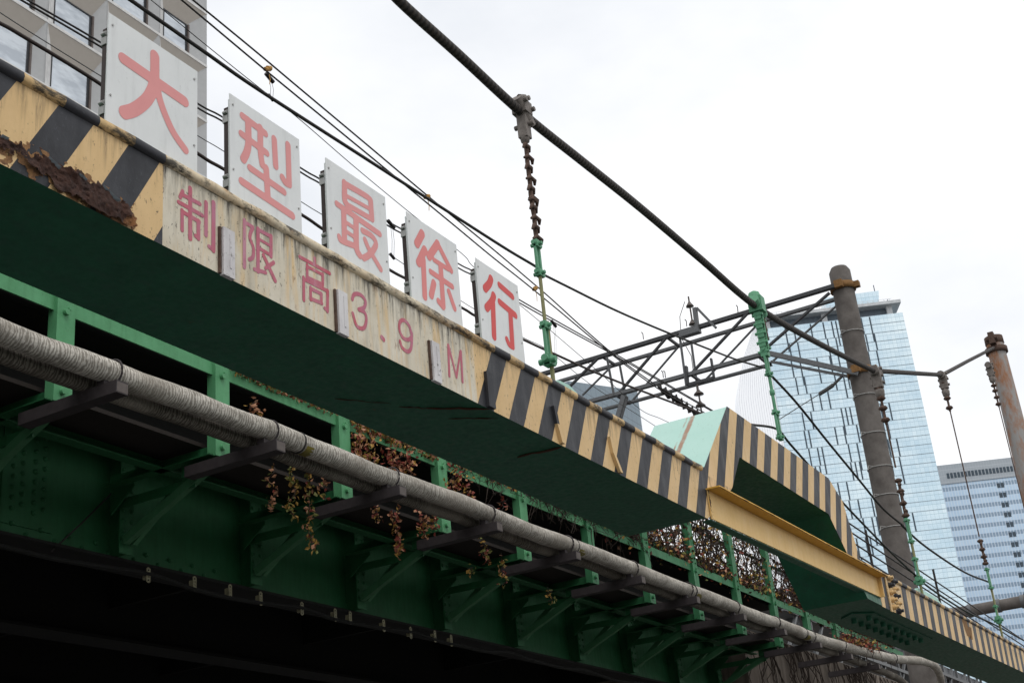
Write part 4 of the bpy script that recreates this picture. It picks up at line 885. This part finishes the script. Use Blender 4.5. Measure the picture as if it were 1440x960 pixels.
for x, w in ((7.33, .10), (11.62, .12), (14.6, .12), (18.6, .12)):
    m = MB().tube([(x, 5.73, 4.775), (x + .012, 5.73, 4.775)], .081, 18); part(m, 'strap', 'cable', p1)
    m = MB(); aa = np.linspace(-2.7, -1.2, 9); m.add([(x + .03 + (w if k_ else 0) * (1 + .2 * math.sin(5 * a_)), 5.73 + .0785 * math.cos(a_), 4.775 + .0785 * math.sin(a_)) for a_ in aa for k_ in (0, 1)], [(2 * i_, 2 * i_ + 1, 2 * i_ + 3, 2 * i_ + 2) for i_ in range(8)]); part(m, 'yellow_tape', M.setdefault('tape', None) or M.__setitem__('tape', plain('dirty_yellow_tape', (0.26, 0.21, 0.03), (0.10, 0.085, 0.03), 0.7, 0, 9)) or M['tape'], p1, 'dirty yellow tape band')

# ---------------------------------------------------------------- abutment
t = MB().box((19.4, 6.9, 0), (44, 9.5, 5.16))
single(t, 'abutment_wall', 'abut', 'stained brown concrete abutment wall under the far end of the bridge, laced with dry vines', 'wall')
t = MB().box((20.5, 7.7, 5.162), (36, 8.6, 5.40)); t.box((21, 8.4, 5.402), (33, 8.6, 5.6))
single(t, 'ballast_kerb', 'concrete', 'grey concrete kerb on top of the abutment behind the pipe', 'kerb')

# ---------------------------------------------------------------- fence above the railing, and everything that creeps over it
fe = thing('wire_fence', 'wire mesh fence choked with dry creeper, seen under the hump of the striped girder', 'fence', (17, YR + .06, ZR1))
m = MB(); fx0, fx1, fz0, fz1 = 13.2, 26.4, ZR1 + .01, 6.84
for sgn in (1, -1):
    for c in np.arange(-2.0, 14.5, .085):
        a0 = fx0 + c; a = np.array([a0, fz0]); q = np.array([a0 + sgn * (fz1 - fz0), fz1])
        if sgn < 0: a[0] += 1.8; q[0] += 1.8
        for pnt, oth in ((a, q), (q, a)):
            pass
        if min(a[0], q[0]) > fx1 or max(a[0], q[0]) < fx0: continue
        m.tube([(a[0], YR + .06 + .002 * sgn, a[1]), (q[0], YR + .06 + .002 * sgn, q[1])], .0028, 3, cap=False, smooth=False)
part(m, 'chain_link', 'wire', fe)
for z in (5.98, 6.45, 6.84): part(MB().cyl((fx0, YR + .085, z), (fx1, YR + .085, z), .022, 8), 'fence_rail', 'bgreen', fe)

LEAF = ['leaf_red', 'leaf_pink', 'leaf_ochre', 'leaf_green', 'leaf_brown', 'twig']
def leaf(m, c, size, w):
    """one folded leaf with a random turn"""
    mi = int(rng.choice(5, p=np.array(w) / sum(w)))
    a = rng.normal(size=3); a /= np.linalg.norm(a); b = np.cross(a, rng.normal(size=3)); b /= np.linalg.norm(b); nrm = np.cross(a, b)
    L = size * rng.uniform(.7, 1.25); W = L * rng.uniform(.55, .8)
    c = np.array(c); tip = c + a * L * .6; base = c - a * L * .5
    m.add([base, c + b * W * .5 + nrm * L * .14, tip, c - b * W * .5 + nrm * L * .14], [(0, 1, 2), (0, 2, 3)], mi)
def vine(top, L, n, w, lab, size=.040, spread=.026, group='vines hanging from the walkway', cat='vine'):
    t = thing('hanging_vine', lab, cat, tuple(top), 0, group)
    x, y, z = top; st = MB(); path = [np.array([x + .03 * math.sin(i * 1.3 + x * 7), y + .02 * math.cos(i * 1.7 + x), z - L * i / 8]) for i in range(9)]
    st.tube(spline(path, 3), .004, 5); part(st, 'stem', 'twig', t)
    m = MB()
    for i in range(int(n * 1.7)):
        u = rng.uniform(0, 1) ** .8; k = min(int(u * 8), 7); c = path[k] + (path[k + 1] - path[k]) * (u * 8 - k)
        leaf(m, c + rng.normal(size=3) * np.array([spread, spread * .6, .02]), size, w)
    part(m, 'foliage', LEAF, t)
YV = 6.02
for px, y0, y1, n, w, lab in ((383, 655, 715, 22, (1, 5, 1, 1, 0), 'short vine of pinkish leaves, leftmost under the pipe'),
                         (410, 648, 728, 48, (0, 1, 3, 4, 0), 'olive green vine hanging under the pipe, beside the leftmost one'),
                         (433, 655, 772, 55, (1, 3, 3, 3, 0), 'longest mixed coloured vine hanging left of the second lit strut'),
                         (455, 665, 705, 16, (2, 4, 1, 1, 0), 'little tuft of pink leaves below the pipe'),
                         (528, 712, 730, 14, (2, 3, 2, 0, 0), 'tiny vine tuft beside a bracket tip under the pipe'),
                         (556, 708, 782, 60, (3, 3, 4, 0, 0), 'rusty orange vine hanging straight down below the pipe'),
                         (593, 716, 755, 40, (4, 4, 3, 0, 0), 'bushy red vine just under the pipe'),
                         (610, 722, 748, 22, (3, 3, 3, 0, 0), 'small orange vine next to the bushy red one'),
                         (680, 758, 790, 24, (3, 3, 3, 1, 0), 'small reddish vine below the pipe, before the fourth bracket'),
                         (705, 778, 822, 20, (1, 2, 4, 2, 0), 'thin pale vine dangling from the walkway edge'),
                         (772, 825, 845, 9, (0, 0, 4, 3, 0), 'few yellow leaves on a thread below the pipe'),
                         (661, 797, 810, 5, (0, 0, 4, 3, 0), 'lone yellow leaf cluster low on the green web')):
    a, b_ = on_y(px, y0, YV), on_y(px + 3, y1, YV); vine(a, max(.08, a[2] - b_[2]), n, w, lab)
for px, y0, y1, n, w, lab in ((357, 560, 592, 24, (3, 4, 2, 0, 0), 'red vine in the dark opening above the pipe, leftmost'),
                         (503, 590, 645, 70, (3, 6, 3, 1, 0), 'dense pink vine beside the third post'), (520, 600, 650, 45, (2, 4, 4, 1, 0), 'ochre and pink vine beside the dense one'),
                         (548, 630, 668, 30, (5, 4, 2, 0, 0), 'crimson vine strung above the pipe'), (562, 640, 672, 34, (6, 4, 1, 0, 0), 'bright red vine sitting on the pipe'),
                         (574, 636, 668, 26, (5, 4, 1, 0, 0), 'red vine by the fourth post'), (640, 655, 690, 30, (4, 3, 3, 0, 0), 'orange vine just right of the fourth post'),
                         (634, 670, 700, 22, (2, 2, 5, 1, 0), 'ochre vine low beside the fourth post'), (655, 660, 702, 26, (5, 2, 3, 0, 1), 'red and ochre vine between the fourth and fifth posts'),
                         (676, 712, 730, 8, (2, 4, 1, 0, 1), 'sparse pink vine above the pipe'), (705, 690, 720, 8, (4, 1, 2, 0, 2), 'single thread of leaves on the dark opening')):
    a, b_ = on_y(px, y0, YR - .06), on_y(px + 1, y1, YR - .06); vine(a, max(.08, a[2] - b_[2]), n, w, lab, .042, .04, 'vines in the railing openings')
def creeper(x0, x1, n, w, lab, zlo, zhi, size=.042, twigs=0, y=YR, dy=.05, name='creeper', grp='creeper along the railing beam'):
    t = thing(name, lab, 'creeper', ((x0 + x1) / 2, y, zlo), 0, grp); m = MB(); st = MB()
    for i in range(n):
        x = rng.uniform(x0, x1); f = .5 + .5 * math.sin(x * 5.3) * math.sin(x * 2.1 + 1)
        leaf(m, (x, y + rng.normal() * dy, zlo + (zhi - zlo) * rng.random() * (.45 + .55 * f)), size, w)
    for i in range(twigs):
        x = rng.uniform(x0, x1); p0 = np.array([x, y + rng.normal() * dy, rng.uniform(zlo, zhi)]); d = rng.normal(size=3) * np.array([.22, .05, .16]); p1 = p0 + d
        st.tube([p0, (p0 + p1) / 2 + rng.normal(size=3) * .04, p1], [.005, .004, .002], 4, cap=False)
    if twigs: part(st, 'twigs', 'twig', t)
    part(m, 'foliage', LEAF, t)
creeper(7.15, 8.4, 760, (1, 5, 2, 4, 1), 'pink and olive creeper on the railing beam between the second and third posts', ZR1 - .03, ZR1 + .12)
creeper(8.65, 9.9, 860, (2, 5, 3, 3, 1), 'pink creeper covering the railing beam left of the fourth post', ZR1 - .07, ZR1 + .12)
creeper(10.1, 11.4, 330, (2, 2, 2, 0, 6), 'thinning brown creeper on the railing beam right of the fourth post', ZR1 - .04, ZR1 + .11, .04, 130)
creeper(11.5, 14.3, 110, (1, 1, 1, 0, 9), 'leafless twiggy creeper on the railing beam before the hump', ZR1 - .02, ZR1 + .11, .04, 520)
def strands(x0, x1, n, w, lab, dens, size=.055, low=.6, y=YR + .04):
    """creeper that climbs the fence as tangled strands with leaves along them"""
    t = thing('creeper', lab, 'creeper', ((x0 + x1) / 2, y, ZR1), 0, 'creeper on the fence'); m = MB(); st = MB()
    for i in range(n):
        up = rng.random() < .55; x = rng.uniform(x0, x1); z = ZR1 - .02 if up else rng.choice([5.98, 6.45, 6.82]) + rng.normal() * .05
        ang = rng.uniform(.9, 2.2) if up else rng.choice([rng.normal() * .25, math.pi + rng.normal() * .25, -math.pi / 2 + rng.normal() * .4]); pts = []
        for j in range(int(rng.integers(8, 18))):
            pts.append(np.array([x, y + rng.normal() * .03, z])); ang += rng.normal() * .38; x += math.cos(ang) * .10; z += math.sin(ang) * .10
            if not (ZR1 - .12 < z < 6.95) or not (x0 - .3 < x < x1 + .3): break
        if len(pts) < 3: continue
        r0 = rng.uniform(.006, .017); st.tube(pts, [r0 * (1 - .7 * k / len(pts)) for k in range(len(pts))], 4, cap=False)
        for p in pts:
            f = 1.0 if p[2] < ZR1 + .35 else low
            for q in range(rng.poisson(dens * f)): leaf(m, p + rng.normal(size=3) * np.array([.05, .05, .05]), size, w)
    for i in range(int(n * 2.0)):
        x = rng.uniform(x0, x1); leaf_z = ZR1 + abs(rng.normal()) * .13
        for q in range(2): leaf(m, (x + rng.normal() * .05, y + rng.normal() * .06, leaf_z), size * 1.1, w)
    part(st, 'twigs', 'twig', t); part(m, 'foliage', LEAF, t)
strands(13.3, 16.0, 95, (2, 1, 2, 1, 6), 'rust brown creeper climbing the near part of the fence', 1.3)
strands(16.0, 19.2, 115, (1, 1, 3, 2, 6), 'olive and brown creeper over the middle of the fence', 1.2)
strands(19.2, 25.5, 200, (1, 0, 1, 0, 9), 'dead brown creeper heaped at the far end of the fence', 1.0, .065)
creeper(20.6, 22.1, 420, (6, 3, 2, 1, 2), 'reddish clump of creeper lying over the pipe', 4.86, 5.08, .06, 60, 5.72, .09, 'creeper', 'creeper on the pipe')
# dry stems trailing down the abutment
for k, (xa, xb_) in enumerate(((19.6, 22.5), (22.5, 26), (26, 31))):
    t = MB()
    for i in range(34):
        x = rng.uniform(xa, xb_); z = 5.14; pts = [np.array([x, 6.885, z])]
        for j in range(7): pts.append(pts[-1] + [rng.normal() * .13, rng.normal() * .012 - (.02 if pts[-1][1] > 6.84 else -.02), -rng.uniform(.08, .3)])
        t.tube(pts, [.009, .009, .008, .007, .006, .006, .004, .002], 5, cap=False)
    single(t, 'dry_vine', 'twig', ['leafless stems trailing down the nearest part of the abutment wall', 'leafless stems trailing over the middle of the abutment wall under the red clump', 'leafless stems trailing on the far part of the abutment wall'][k], 'vine', 'dry vines on the abutment')
# line-side cables and stanchions beyond the girder
for a, b_, lab in (((1186, 730), (1440, 900), 'topmost cable of the fan of thin wires right of the concrete pole'), ((1186, 741), (1440, 908), 'second cable of the fan of thin wires right of the concrete pole'),
                   ((1186, 754), (1440, 917), 'third cable of the fan of thin wires right of the concrete pole'), ((1186, 768), (1440, 926), 'lowest cable of the fan of thin wires right of the concrete pole')):
    A, B = on_y(*a, 5.4), on_y(*b_, 5.4); A2 = A - (B - A) * .2; B2 = B + (B - A) * .8
    single(MB().tube([A2, B2], .014, 6), 'line_cable', 'wire', lab, 'wire', 'line side cables')
for px, y0, y1, lab in ((1217, 745, 780, 'short thin stanchion holding the cables left of the concrete pole'), (1312, 800, 838, 'short thin stanchion holding the cables right of the concrete pole')):
    A, B = on_y(px, y0, 5.4), on_y(px + 7, y1 + 40, 5.4); single(MB().cyl(A, (A[0], A[1], B[2]), .022, 6), 'stanchion', 'wire', lab, 'post', 'cable stanchions')


# ---------------------------------------------------------------- distant buildings
def glassmat(name, ca, cb, cell, rough=.16, seed=0.0, line=None, floor=None, spec=.5, metal=0.0):
    """panel grid: every cell its own tint; thin joints"""
    s = NT(name); cx, cz = cell
    x, y, z = s.xyz()[0], s.xyz()[1], s.xyz()[2]
    ix = s.math('FLOOR', s.math('DIVIDE', x, cx)); iz = s.math('FLOOR', s.math('DIVIDE', z, cz))
    cmb = s.n.new('ShaderNodeCombineXYZ'); s.l.new(ix, cmb.inputs[0]); s.l.new(iz, cmb.inputs[1]); cmb.inputs[2].default_value = seed
    wnz = s.n.new('ShaderNodeTexWhiteNoise'); s.l.new(cmb.outputs[0], wnz.inputs['Vector'])
    row = s.n.new('ShaderNodeTexWhiteNoise'); row.noise_dimensions = '1D'; s.l.new(s.math('ADD', iz, seed), row.inputs['W'])
    big = s.noise(.035, 4, .6, s.co((1, 1, 1.6)))
    f = s.math('ADD', s.math('MULTIPLY', wnz.outputs['Value'], .22), s.math('ADD', s.math('MULTIPLY', row.outputs['Value'], .22), s.math('MULTIPLY', s.ramp(big, .3, .7), .62)))
    c = s.mix(f, ca, cb)
    fx = s.math('FRACT', s.math('DIVIDE', x, cx)); fz = s.math('FRACT', s.math('DIVIDE', z, cz))
    if line:
        jx = s.math('LESS_THAN', fx, .12); jz = s.math('LESS_THAN', fz, .05)
        c = s.mix(s.math('MULTIPLY', jx, .35), c, line); c = s.mix(s.math('MULTIPLY', jz, .8), c, line)
    if floor:
        c = s.mix(s.math('MULTIPLY', s.math('LESS_THAN', fz, .42), .8), c, floor)
        c = s.mix(s.math('MULTIPLY', s.math('LESS_THAN', fx, .26), .75), c, line)
    s.color(c); s.rough(rough); s.b.inputs['Specular IOR Level'].default_value = spec; s.metal(metal)
    return s.m
M['glass_face'] = glassmat('tower_curtain_wall', (0.42, 0.58, 0.69), (0.72, 0.83, 0.87), (1.75, 4.1), .14, 3.0, (0.34, 0.46, 0.53), metal=.75)  # blue sky reflection and haze put into the panel and joint tints
M['glass_white'] = plain('white_curved_cladding', (0.90, 0.91, 0.93), (0.86, 0.88, 0.91), .30, .8, .05, 0)
M['slot'] = plain('dark_vent_slot', (0.07, 0.10, 0.13), None, .5, 0, 1, 0)
M['slab'] = plain('pale_roof_slab', (0.66, 0.69, 0.71), None, .6, 0, 1, 0)
M['recess'] = plain('dark_terrace_recess', (0.17, 0.21, 0.25), None, .6, 0, 1, 0)
# the tower: facade nearly square to the view, 320 m away
fwd = np.array([.883, .469, 0.0]); fwd /= np.linalg.norm(fwd); be = R(-3.2); u0 = np.array([fwd[1], -fwd[0], 0])
U = np.array([u0[0] * math.cos(be) - u0[1] * math.sin(be), u0[0] * math.sin(be) + u0[1] * math.cos(be), 0]); NRM = np.array([-U[1], U[0], 0])  # NRM points away from the camera
if NRM.dot(fwd) < 0: NRM = -NRM
RZ = math.atan2(U[1], U[0])
def facade(px, py, dist, org):
    p = on_plane(px, py, org, NRM); q = p - org; return float(q.dot(U)), float(p[2])
DT = 560.0; ORG = on_plane(1165, 640, CAM + fwd * DT, NRM); ORG[2] = 0.0
tower = thing('glass_tower', 'tall pale blue glass skyscraper with staggered dark slots, behind the concrete pole', 'skyscraper', tuple(ORG), RZ)
def tw(px, py): return facade(px, py, DT, ORG)
def slabpoly(pix, d0, d1, dist_fn=tw, mi=0):
    """outline read off the facade plane, given real depth"""
    q = [dist_fn(*p) for p in pix]; return MB().prism_y(q, d0, d1, mi)
xl = tw(1075, 640)[0]; xr = tw(1314, 640)[0]
ztop_l = tw(1072, 437)[1]; ztop_r = tw(1270, 439)[1]; ztop = ztop_r
xl = tw(1081, 500)[0]
m = MB().box((xl, 0, 0), (xr, 38, ztop)); part(m, 'curtain_wall', 'glass_face', tower, None, True)
# terrace storey and crown
zc0, zc1 = ztop, tw(1262, 424)[1]
xe = tw(1255, 424)[0]; xk = tw(1237, 405)[0]
part(MB().box((xl + 1.0, 2.5, zc0 + .002), (xe - 2.0, 30, zc1 - 1.5)), 'terrace_recess', 'recess', tower, None, True)
part(MB().box((xl + .5, -2.5, zc1 - 1.49), (xe + 3.0, 34, zc1)), 'roof_slab', 'slab', tower, None, True)
for xx in (xl + .6, (xl + xe) / 2 - 3, xe - 3.2): part(MB().box((xx, .2, zc0 + .003), (xx + 2.4, 1.8, zc1 - 1.492)), 'column', 'slab', tower, None, True)
zk = tw(1235, 405)[1]
xc = tw(1163, 430)[0]
part(MB().prism_y([(xc, zc1 + .002), (xk - 1.2, zc1 + .002), (xk, zk), (xc, zk - .3)], 3, 26), 'crown', 'glass_face', tower, None, True)
m = MB()
for x_ in np.arange(xl + 2, xe, 2.4): m.box((x_, 1, zc1 + .002), (x_ + .2, 1.2, zc1 + 2.2))
m.box((xl + 1, 1, zc1 + 2.202), (xe, 1.1, zc1 + 2.35)); part(m, 'roof_railing', 'slab', tower, None, True)
m = MB()
for x_, h_ in ((xl + 2.5, 3.5), (xl + 7, 2.5), (xl + 11, 3), (xk - 1.5, 3.4), (xe - 1, 3.2)): m.cyl((x_, 4, (zk if x_ > xc and x_ < xk else zc1) - .2), (x_, 4, (zk if x_ > xc and x_ < xk else zc1) + h_), .2, 6)
part(m, 'aerial', 'slot', tower, None, True)
# white curved flank on the left
q = [tw(*p) for p in [(1066, 446), (1056, 470), (1046, 500), (1040, 530), (1038, 560), (1042, 595), (1049, 640), (1058, 700), (1066, 760)]]
zb = 0.0; n = len(q); prof = [(xl - .02, q[0][1])] + q + [(q[-1][0] + 3, 40.0), (q[-1][0] + 3, 0), (xl - .02, 0)]
part(MB().prism_y(prof, 1.0, 30), 'curved_flank', 'glass_white', tower, None, True)
m = MB()
for k in range(16):
    t = (k + .5) / 16; pts = [((xl - .3) * (1 - t) + x_ * t, .9, z_) for x_, z_ in q]
    m.tube(pts, .05, 4, cap=False)
part(m, 'flank_rib', plain('pale_grey_rib', (0.72, 0.75, 0.80), None, .5, .5, 1, 0), tower, None, True)
# staggered slots in front of the wall
m = MB(); ST = 4.1; cols = np.arange(xl + 9.0, xr - 14, 1.875); rr = random.Random(4); zf = ztop - .2; r_i = 0; n_slot = 0
while zf > 60:
    off = rr.choice((0, 1, 2))
    for ci, cx_ in enumerate(cols):
        if (ci + off * 2) % 9 in (0, 2) or (rr.random() < .08):
            if n_slot < 100: m = MB()
            m.box((cx_ + (.5 if r_i % 2 else 0), -.22, zf - (3 if (ci * 7 + r_i) % 4 == 0 else 2) * ST + .25), (cx_ + .58 + (.5 if r_i % 2 else 0), -.002, zf - .15)); n_slot += 1
            if n_slot <= 100: part(m, 'vent_slot', 'slot', tower, None, True)
            if n_slot == 100: m = MB()
    zf -= 2 * ST; r_i += 1
if m.v: part(m, 'vent_slot', 'slot', tower, None, True)['kind'] = 'stuff'
# floor reveals: every fourth storey line reads as a deeper joint
m = MB()
for i, z_ in enumerate(np.arange(ztop - ST, 20, -ST)):
    m.box((xl + .01, -.16, z_ - .16), (xr - .01, -.001, z_ + .04))
part(m, 'floor_joint', plain('pale_transom', (0.40, 0.50, 0.56), None, .4, 0, 1, 0), tower, None, True)

# office block at the right, 430 m away
DO = 640.0; ORG2 = on_plane(1380, 760, CAM + fwd * DO, NRM); ORG2[2] = 0.0
def of(px, py): return facade(px, py, DO, ORG2)
office = thing('office_block', 'lower blue grey office block with banded windows, right of the glass tower', 'office building', tuple(ORG2), RZ)
M['office_face'] = glassmat('banded_office_facade', (0.40, 0.54, 0.70), (0.52, 0.66, 0.80), (1.42, 4.84), .3, 8.0, (0.60, 0.68, 0.76), (0.17, 0.24, 0.33), metal=.4)
oxl, oxr = of(1316, 700)[0], of(1600, 700)[0]; ozt = of(1380, 648)[1]
part(MB().box((oxl, 0, 0), (oxr, 45, ozt)), 'facade', 'office_face', office, None, True)
m = MB(); zb = of(1380, 664)[1]
m.box((oxl + .3, -.6, ozt - 9.5), (oxr, -.005, ozt)); part(m, 'parapet_screen', glassmat('grey_louvre_screen', (0.36, 0.40, 0.44), (0.42, 0.46, 0.50), (1.3, 3.1), .5, 1.0, (0.60, 0.63, 0.66)), office, None, True)
m = MB()
for i, x_ in enumerate(np.arange(of(1330, 664)[0], oxr - 3, 1.68)): part(MB().box((x_, -.75, ozt - 6.9), (x_ + 1.16, -.605, ozt - 4.3)), 'top_window', 'slot', office, None, True)
m = MB(); x_ = of(1404, 690)[0]
for i in range(28):
    z_ = ozt - 11.8 - 4.84 * i
    for dx in (0, 1.8): part(MB().box((x_ + dx, -.25, z_ - 2.25), (x_ + dx + 1.42, -.003, z_)), 'dark_window', 'slot', office, None, True)
# small grey tower showing under the gantry
p0 = on_y(868, 578, 70.0)
gb = thing('grey_building', 'small slate blue building corner glimpsed between the striped girder and the gantry', 'building', (p0[0], 70, 0))
a, b_, c_ = on_y(830, 553, 70), on_y(896, 549, 70), on_y(906, 588, 70)
M['slate'] = glassmat('slate_cladding', (0.16, 0.22, 0.27), (0.20, 0.27, 0.32), (1.6, 2.2), .5, 5.0, (0.09, 0.12, 0.15))
part(MB().prism_y([(a[0] - 6, 0), (b_[0], 0), (b_[0], b_[2]), (a[0] - 6, a[2])], 70, 84), 'wall', 'slate', gb)
# apartment block at the upper left: sculpted bays with deep set windows
YA = 40.0; AXR = 44.53; MODW = 3.478; FL = 3.36
ap = thing('apartment_block', 'pale grey apartment block with sculpted window bays, behind the first sign', 'building', (AXR - 10, YA, 0))
M['facade_grey'] = plain('pale_facade_grey', (0.44, 0.45, 0.455), (0.40, 0.41, 0.415), .7, 0, 3, .05)
M['facade_beige'] = plain('beige_reveal', (0.52, 0.48, 0.43), (0.49, 0.45, 0.40), .7, 0, 3, .05)
M['ledge_white'] = plain('white_ledge', (0.74, 0.74, 0.73), None, .6, 0, 3, .05)
M['wframe'] = plain('black_window_frame', (0.035, 0.037, 0.042), None, .4, 0, 3, 0)
M['wbronze'] = plain('bronze_side_frame', (0.14, 0.115, 0.105), None, .5, 0, 3, 0)
s = NT('painted_sky_pane'); s.color(s.mix(s.ramp(s.noise(1.2, 4, .6, s.co((.6, 1, 1.6), (0, .5, 0))), .38, .62), (0.42, 0.47, 0.53), (0.64, 0.70, 0.76))); s.rough(.08); s.b.inputs['Specular IOR Level'].default_value = .8; M['pane'] = s.m  # cloudy sky reflection painted into the pane colour
NMX, NFL = 6, 16; zbase = 36.6 - 10 * FL
part(MB().box((AXR - MODW * NMX - 8, YA + .75, 0), (AXR, YA + 18, zbase + FL * NFL + .3)), 'core_wall', 'facade_grey', ap)
part(MB().box((AXR - MODW * NMX - 8, YA, 0), (AXR - MODW * NMX - .001, YA + .749, zbase + FL * NFL + .3)), 'blank_bay', 'facade_grey', ap)
for i in range(NMX):
    for k in range(7, NFL):
        x0, x1 = AXR - MODW * (i + 1), AXR - MODW * i; z0, z1 = zbase + FL * k, zbase + FL * (k + 1)
        wx0, wx1 = x0 + .74, x0 + (2.96 if i else 2.45); wz0, wz1 = z0 + .16, z0 + 2.30; yd = YA + .46
        rim_ = [(x0 + .05, z0 + .12), (x1 - .05, z0 + .12), (x1 - .05, z1 - .03), (x0 + .05, z1 - .03)]; win = [(wx0, wz0), (wx1, wz0), (wx1, wz1), (wx0, wz1)]
        m = MB()
        for e in range(4):
            f = (e + 1) % 4; mi = {0: 2, 1: 0, 2: 1, 3: 2}[e]
            m.add([(rim_[e][0], YA, rim_[e][1]), (rim_[f][0], YA, rim_[f][1]), (win[f][0], yd, win[f][1]), (win[e][0], yd, win[e][1])], [(0, 1, 2, 3)], mi)
        for a_, b2 in (((x0, z0 + .12), (x0 + .05, z1 - .03)), ((x1 - .05, z0 + .12), (x1, z1 - .03))): m.box((a_[0] + .001, YA - .002, a_[1]), (b2[0] - .012, YA + .70, b2[1]), 0)
        m.box((x0 + .001, YA - .02, z0 - .03), (x1 - .001, YA + .72, z0 + .118), 2)
        part(m, 'bay', ['facade_grey', 'facade_beige', 'ledge_white'], ap)
        m = MB(); t_ = .07
        m.box((wx0 - .02, yd - .03, wz1 - t_), (wx1 + .02, yd + .06, wz1)); m.box((wx0, yd - .03, wz0), (wx0 + t_ * .7, yd + .06, wz1 - t_ - .001)); m.box((wx1 - t_ * 1.5, yd - .03, wz0), (wx1, yd + .06, wz1 - t_ - .001), 0); m.box((wx1 + .002, yd - .10, wz0), (wx1 + .10, yd + .06, wz1 - .02), 1)
        w_ = part(m, 'window', ['wframe', 'wbronze'], ap)
        part(MB().box((wx0 + t_ * .7 + .002, yd + .01, wz0 + .001), (wx1 - t_ * 1.5 - .002, yd + .03, wz1 - t_ - .003)), 'pane', 'pane', w_)
# grey steel canopy and lattice far down the line, below the far girder
cn = thing('lineside_canopy', 'grey corrugated trackside canopy with lattice edge, seen below the far striped girder', 'canopy', (55, 12, 4))
a = on_y(1208, 885, 11.0)
m = MB().box((34, 11, 8.3), (120, 16, 8.6)); part(m, 'roof', plain('corrugated_grey', (0.24, 0.25, 0.26), (0.17, 0.18, 0.19), .6, .2, 4), cn)
m = MB()
for x_ in np.arange(34, 100, 2.2): m.bar((x_, 10.9, 7.2), (x_ + 2.2, 10.9, 9.2), .08, .08); m.bar((x_ + 2.2, 10.9, 7.2), (x_ + 2.2, 10.9, 9.2), .08, .08)
for z_ in (7.2, 7.7, 8.2, 8.7, 9.2): m.bar((34, 10.88, z_), (100, 10.88, z_), .10, .10)
part(m, 'lattice', 'steel_grey', cn)
for x_ in np.arange(36, 100, 6.0): part(MB().box((x_, 11.2, 4.7), (x_ + .3, 11.5, 8.298)), 'post', 'steel_grey', cn)
m = MB().box((44, 9.6, 0), (120, 26, 4.7)); single(m, 'track_embankment', 'abut', 'dark retaining embankment carrying the tracks beyond the abutment', 'wall')
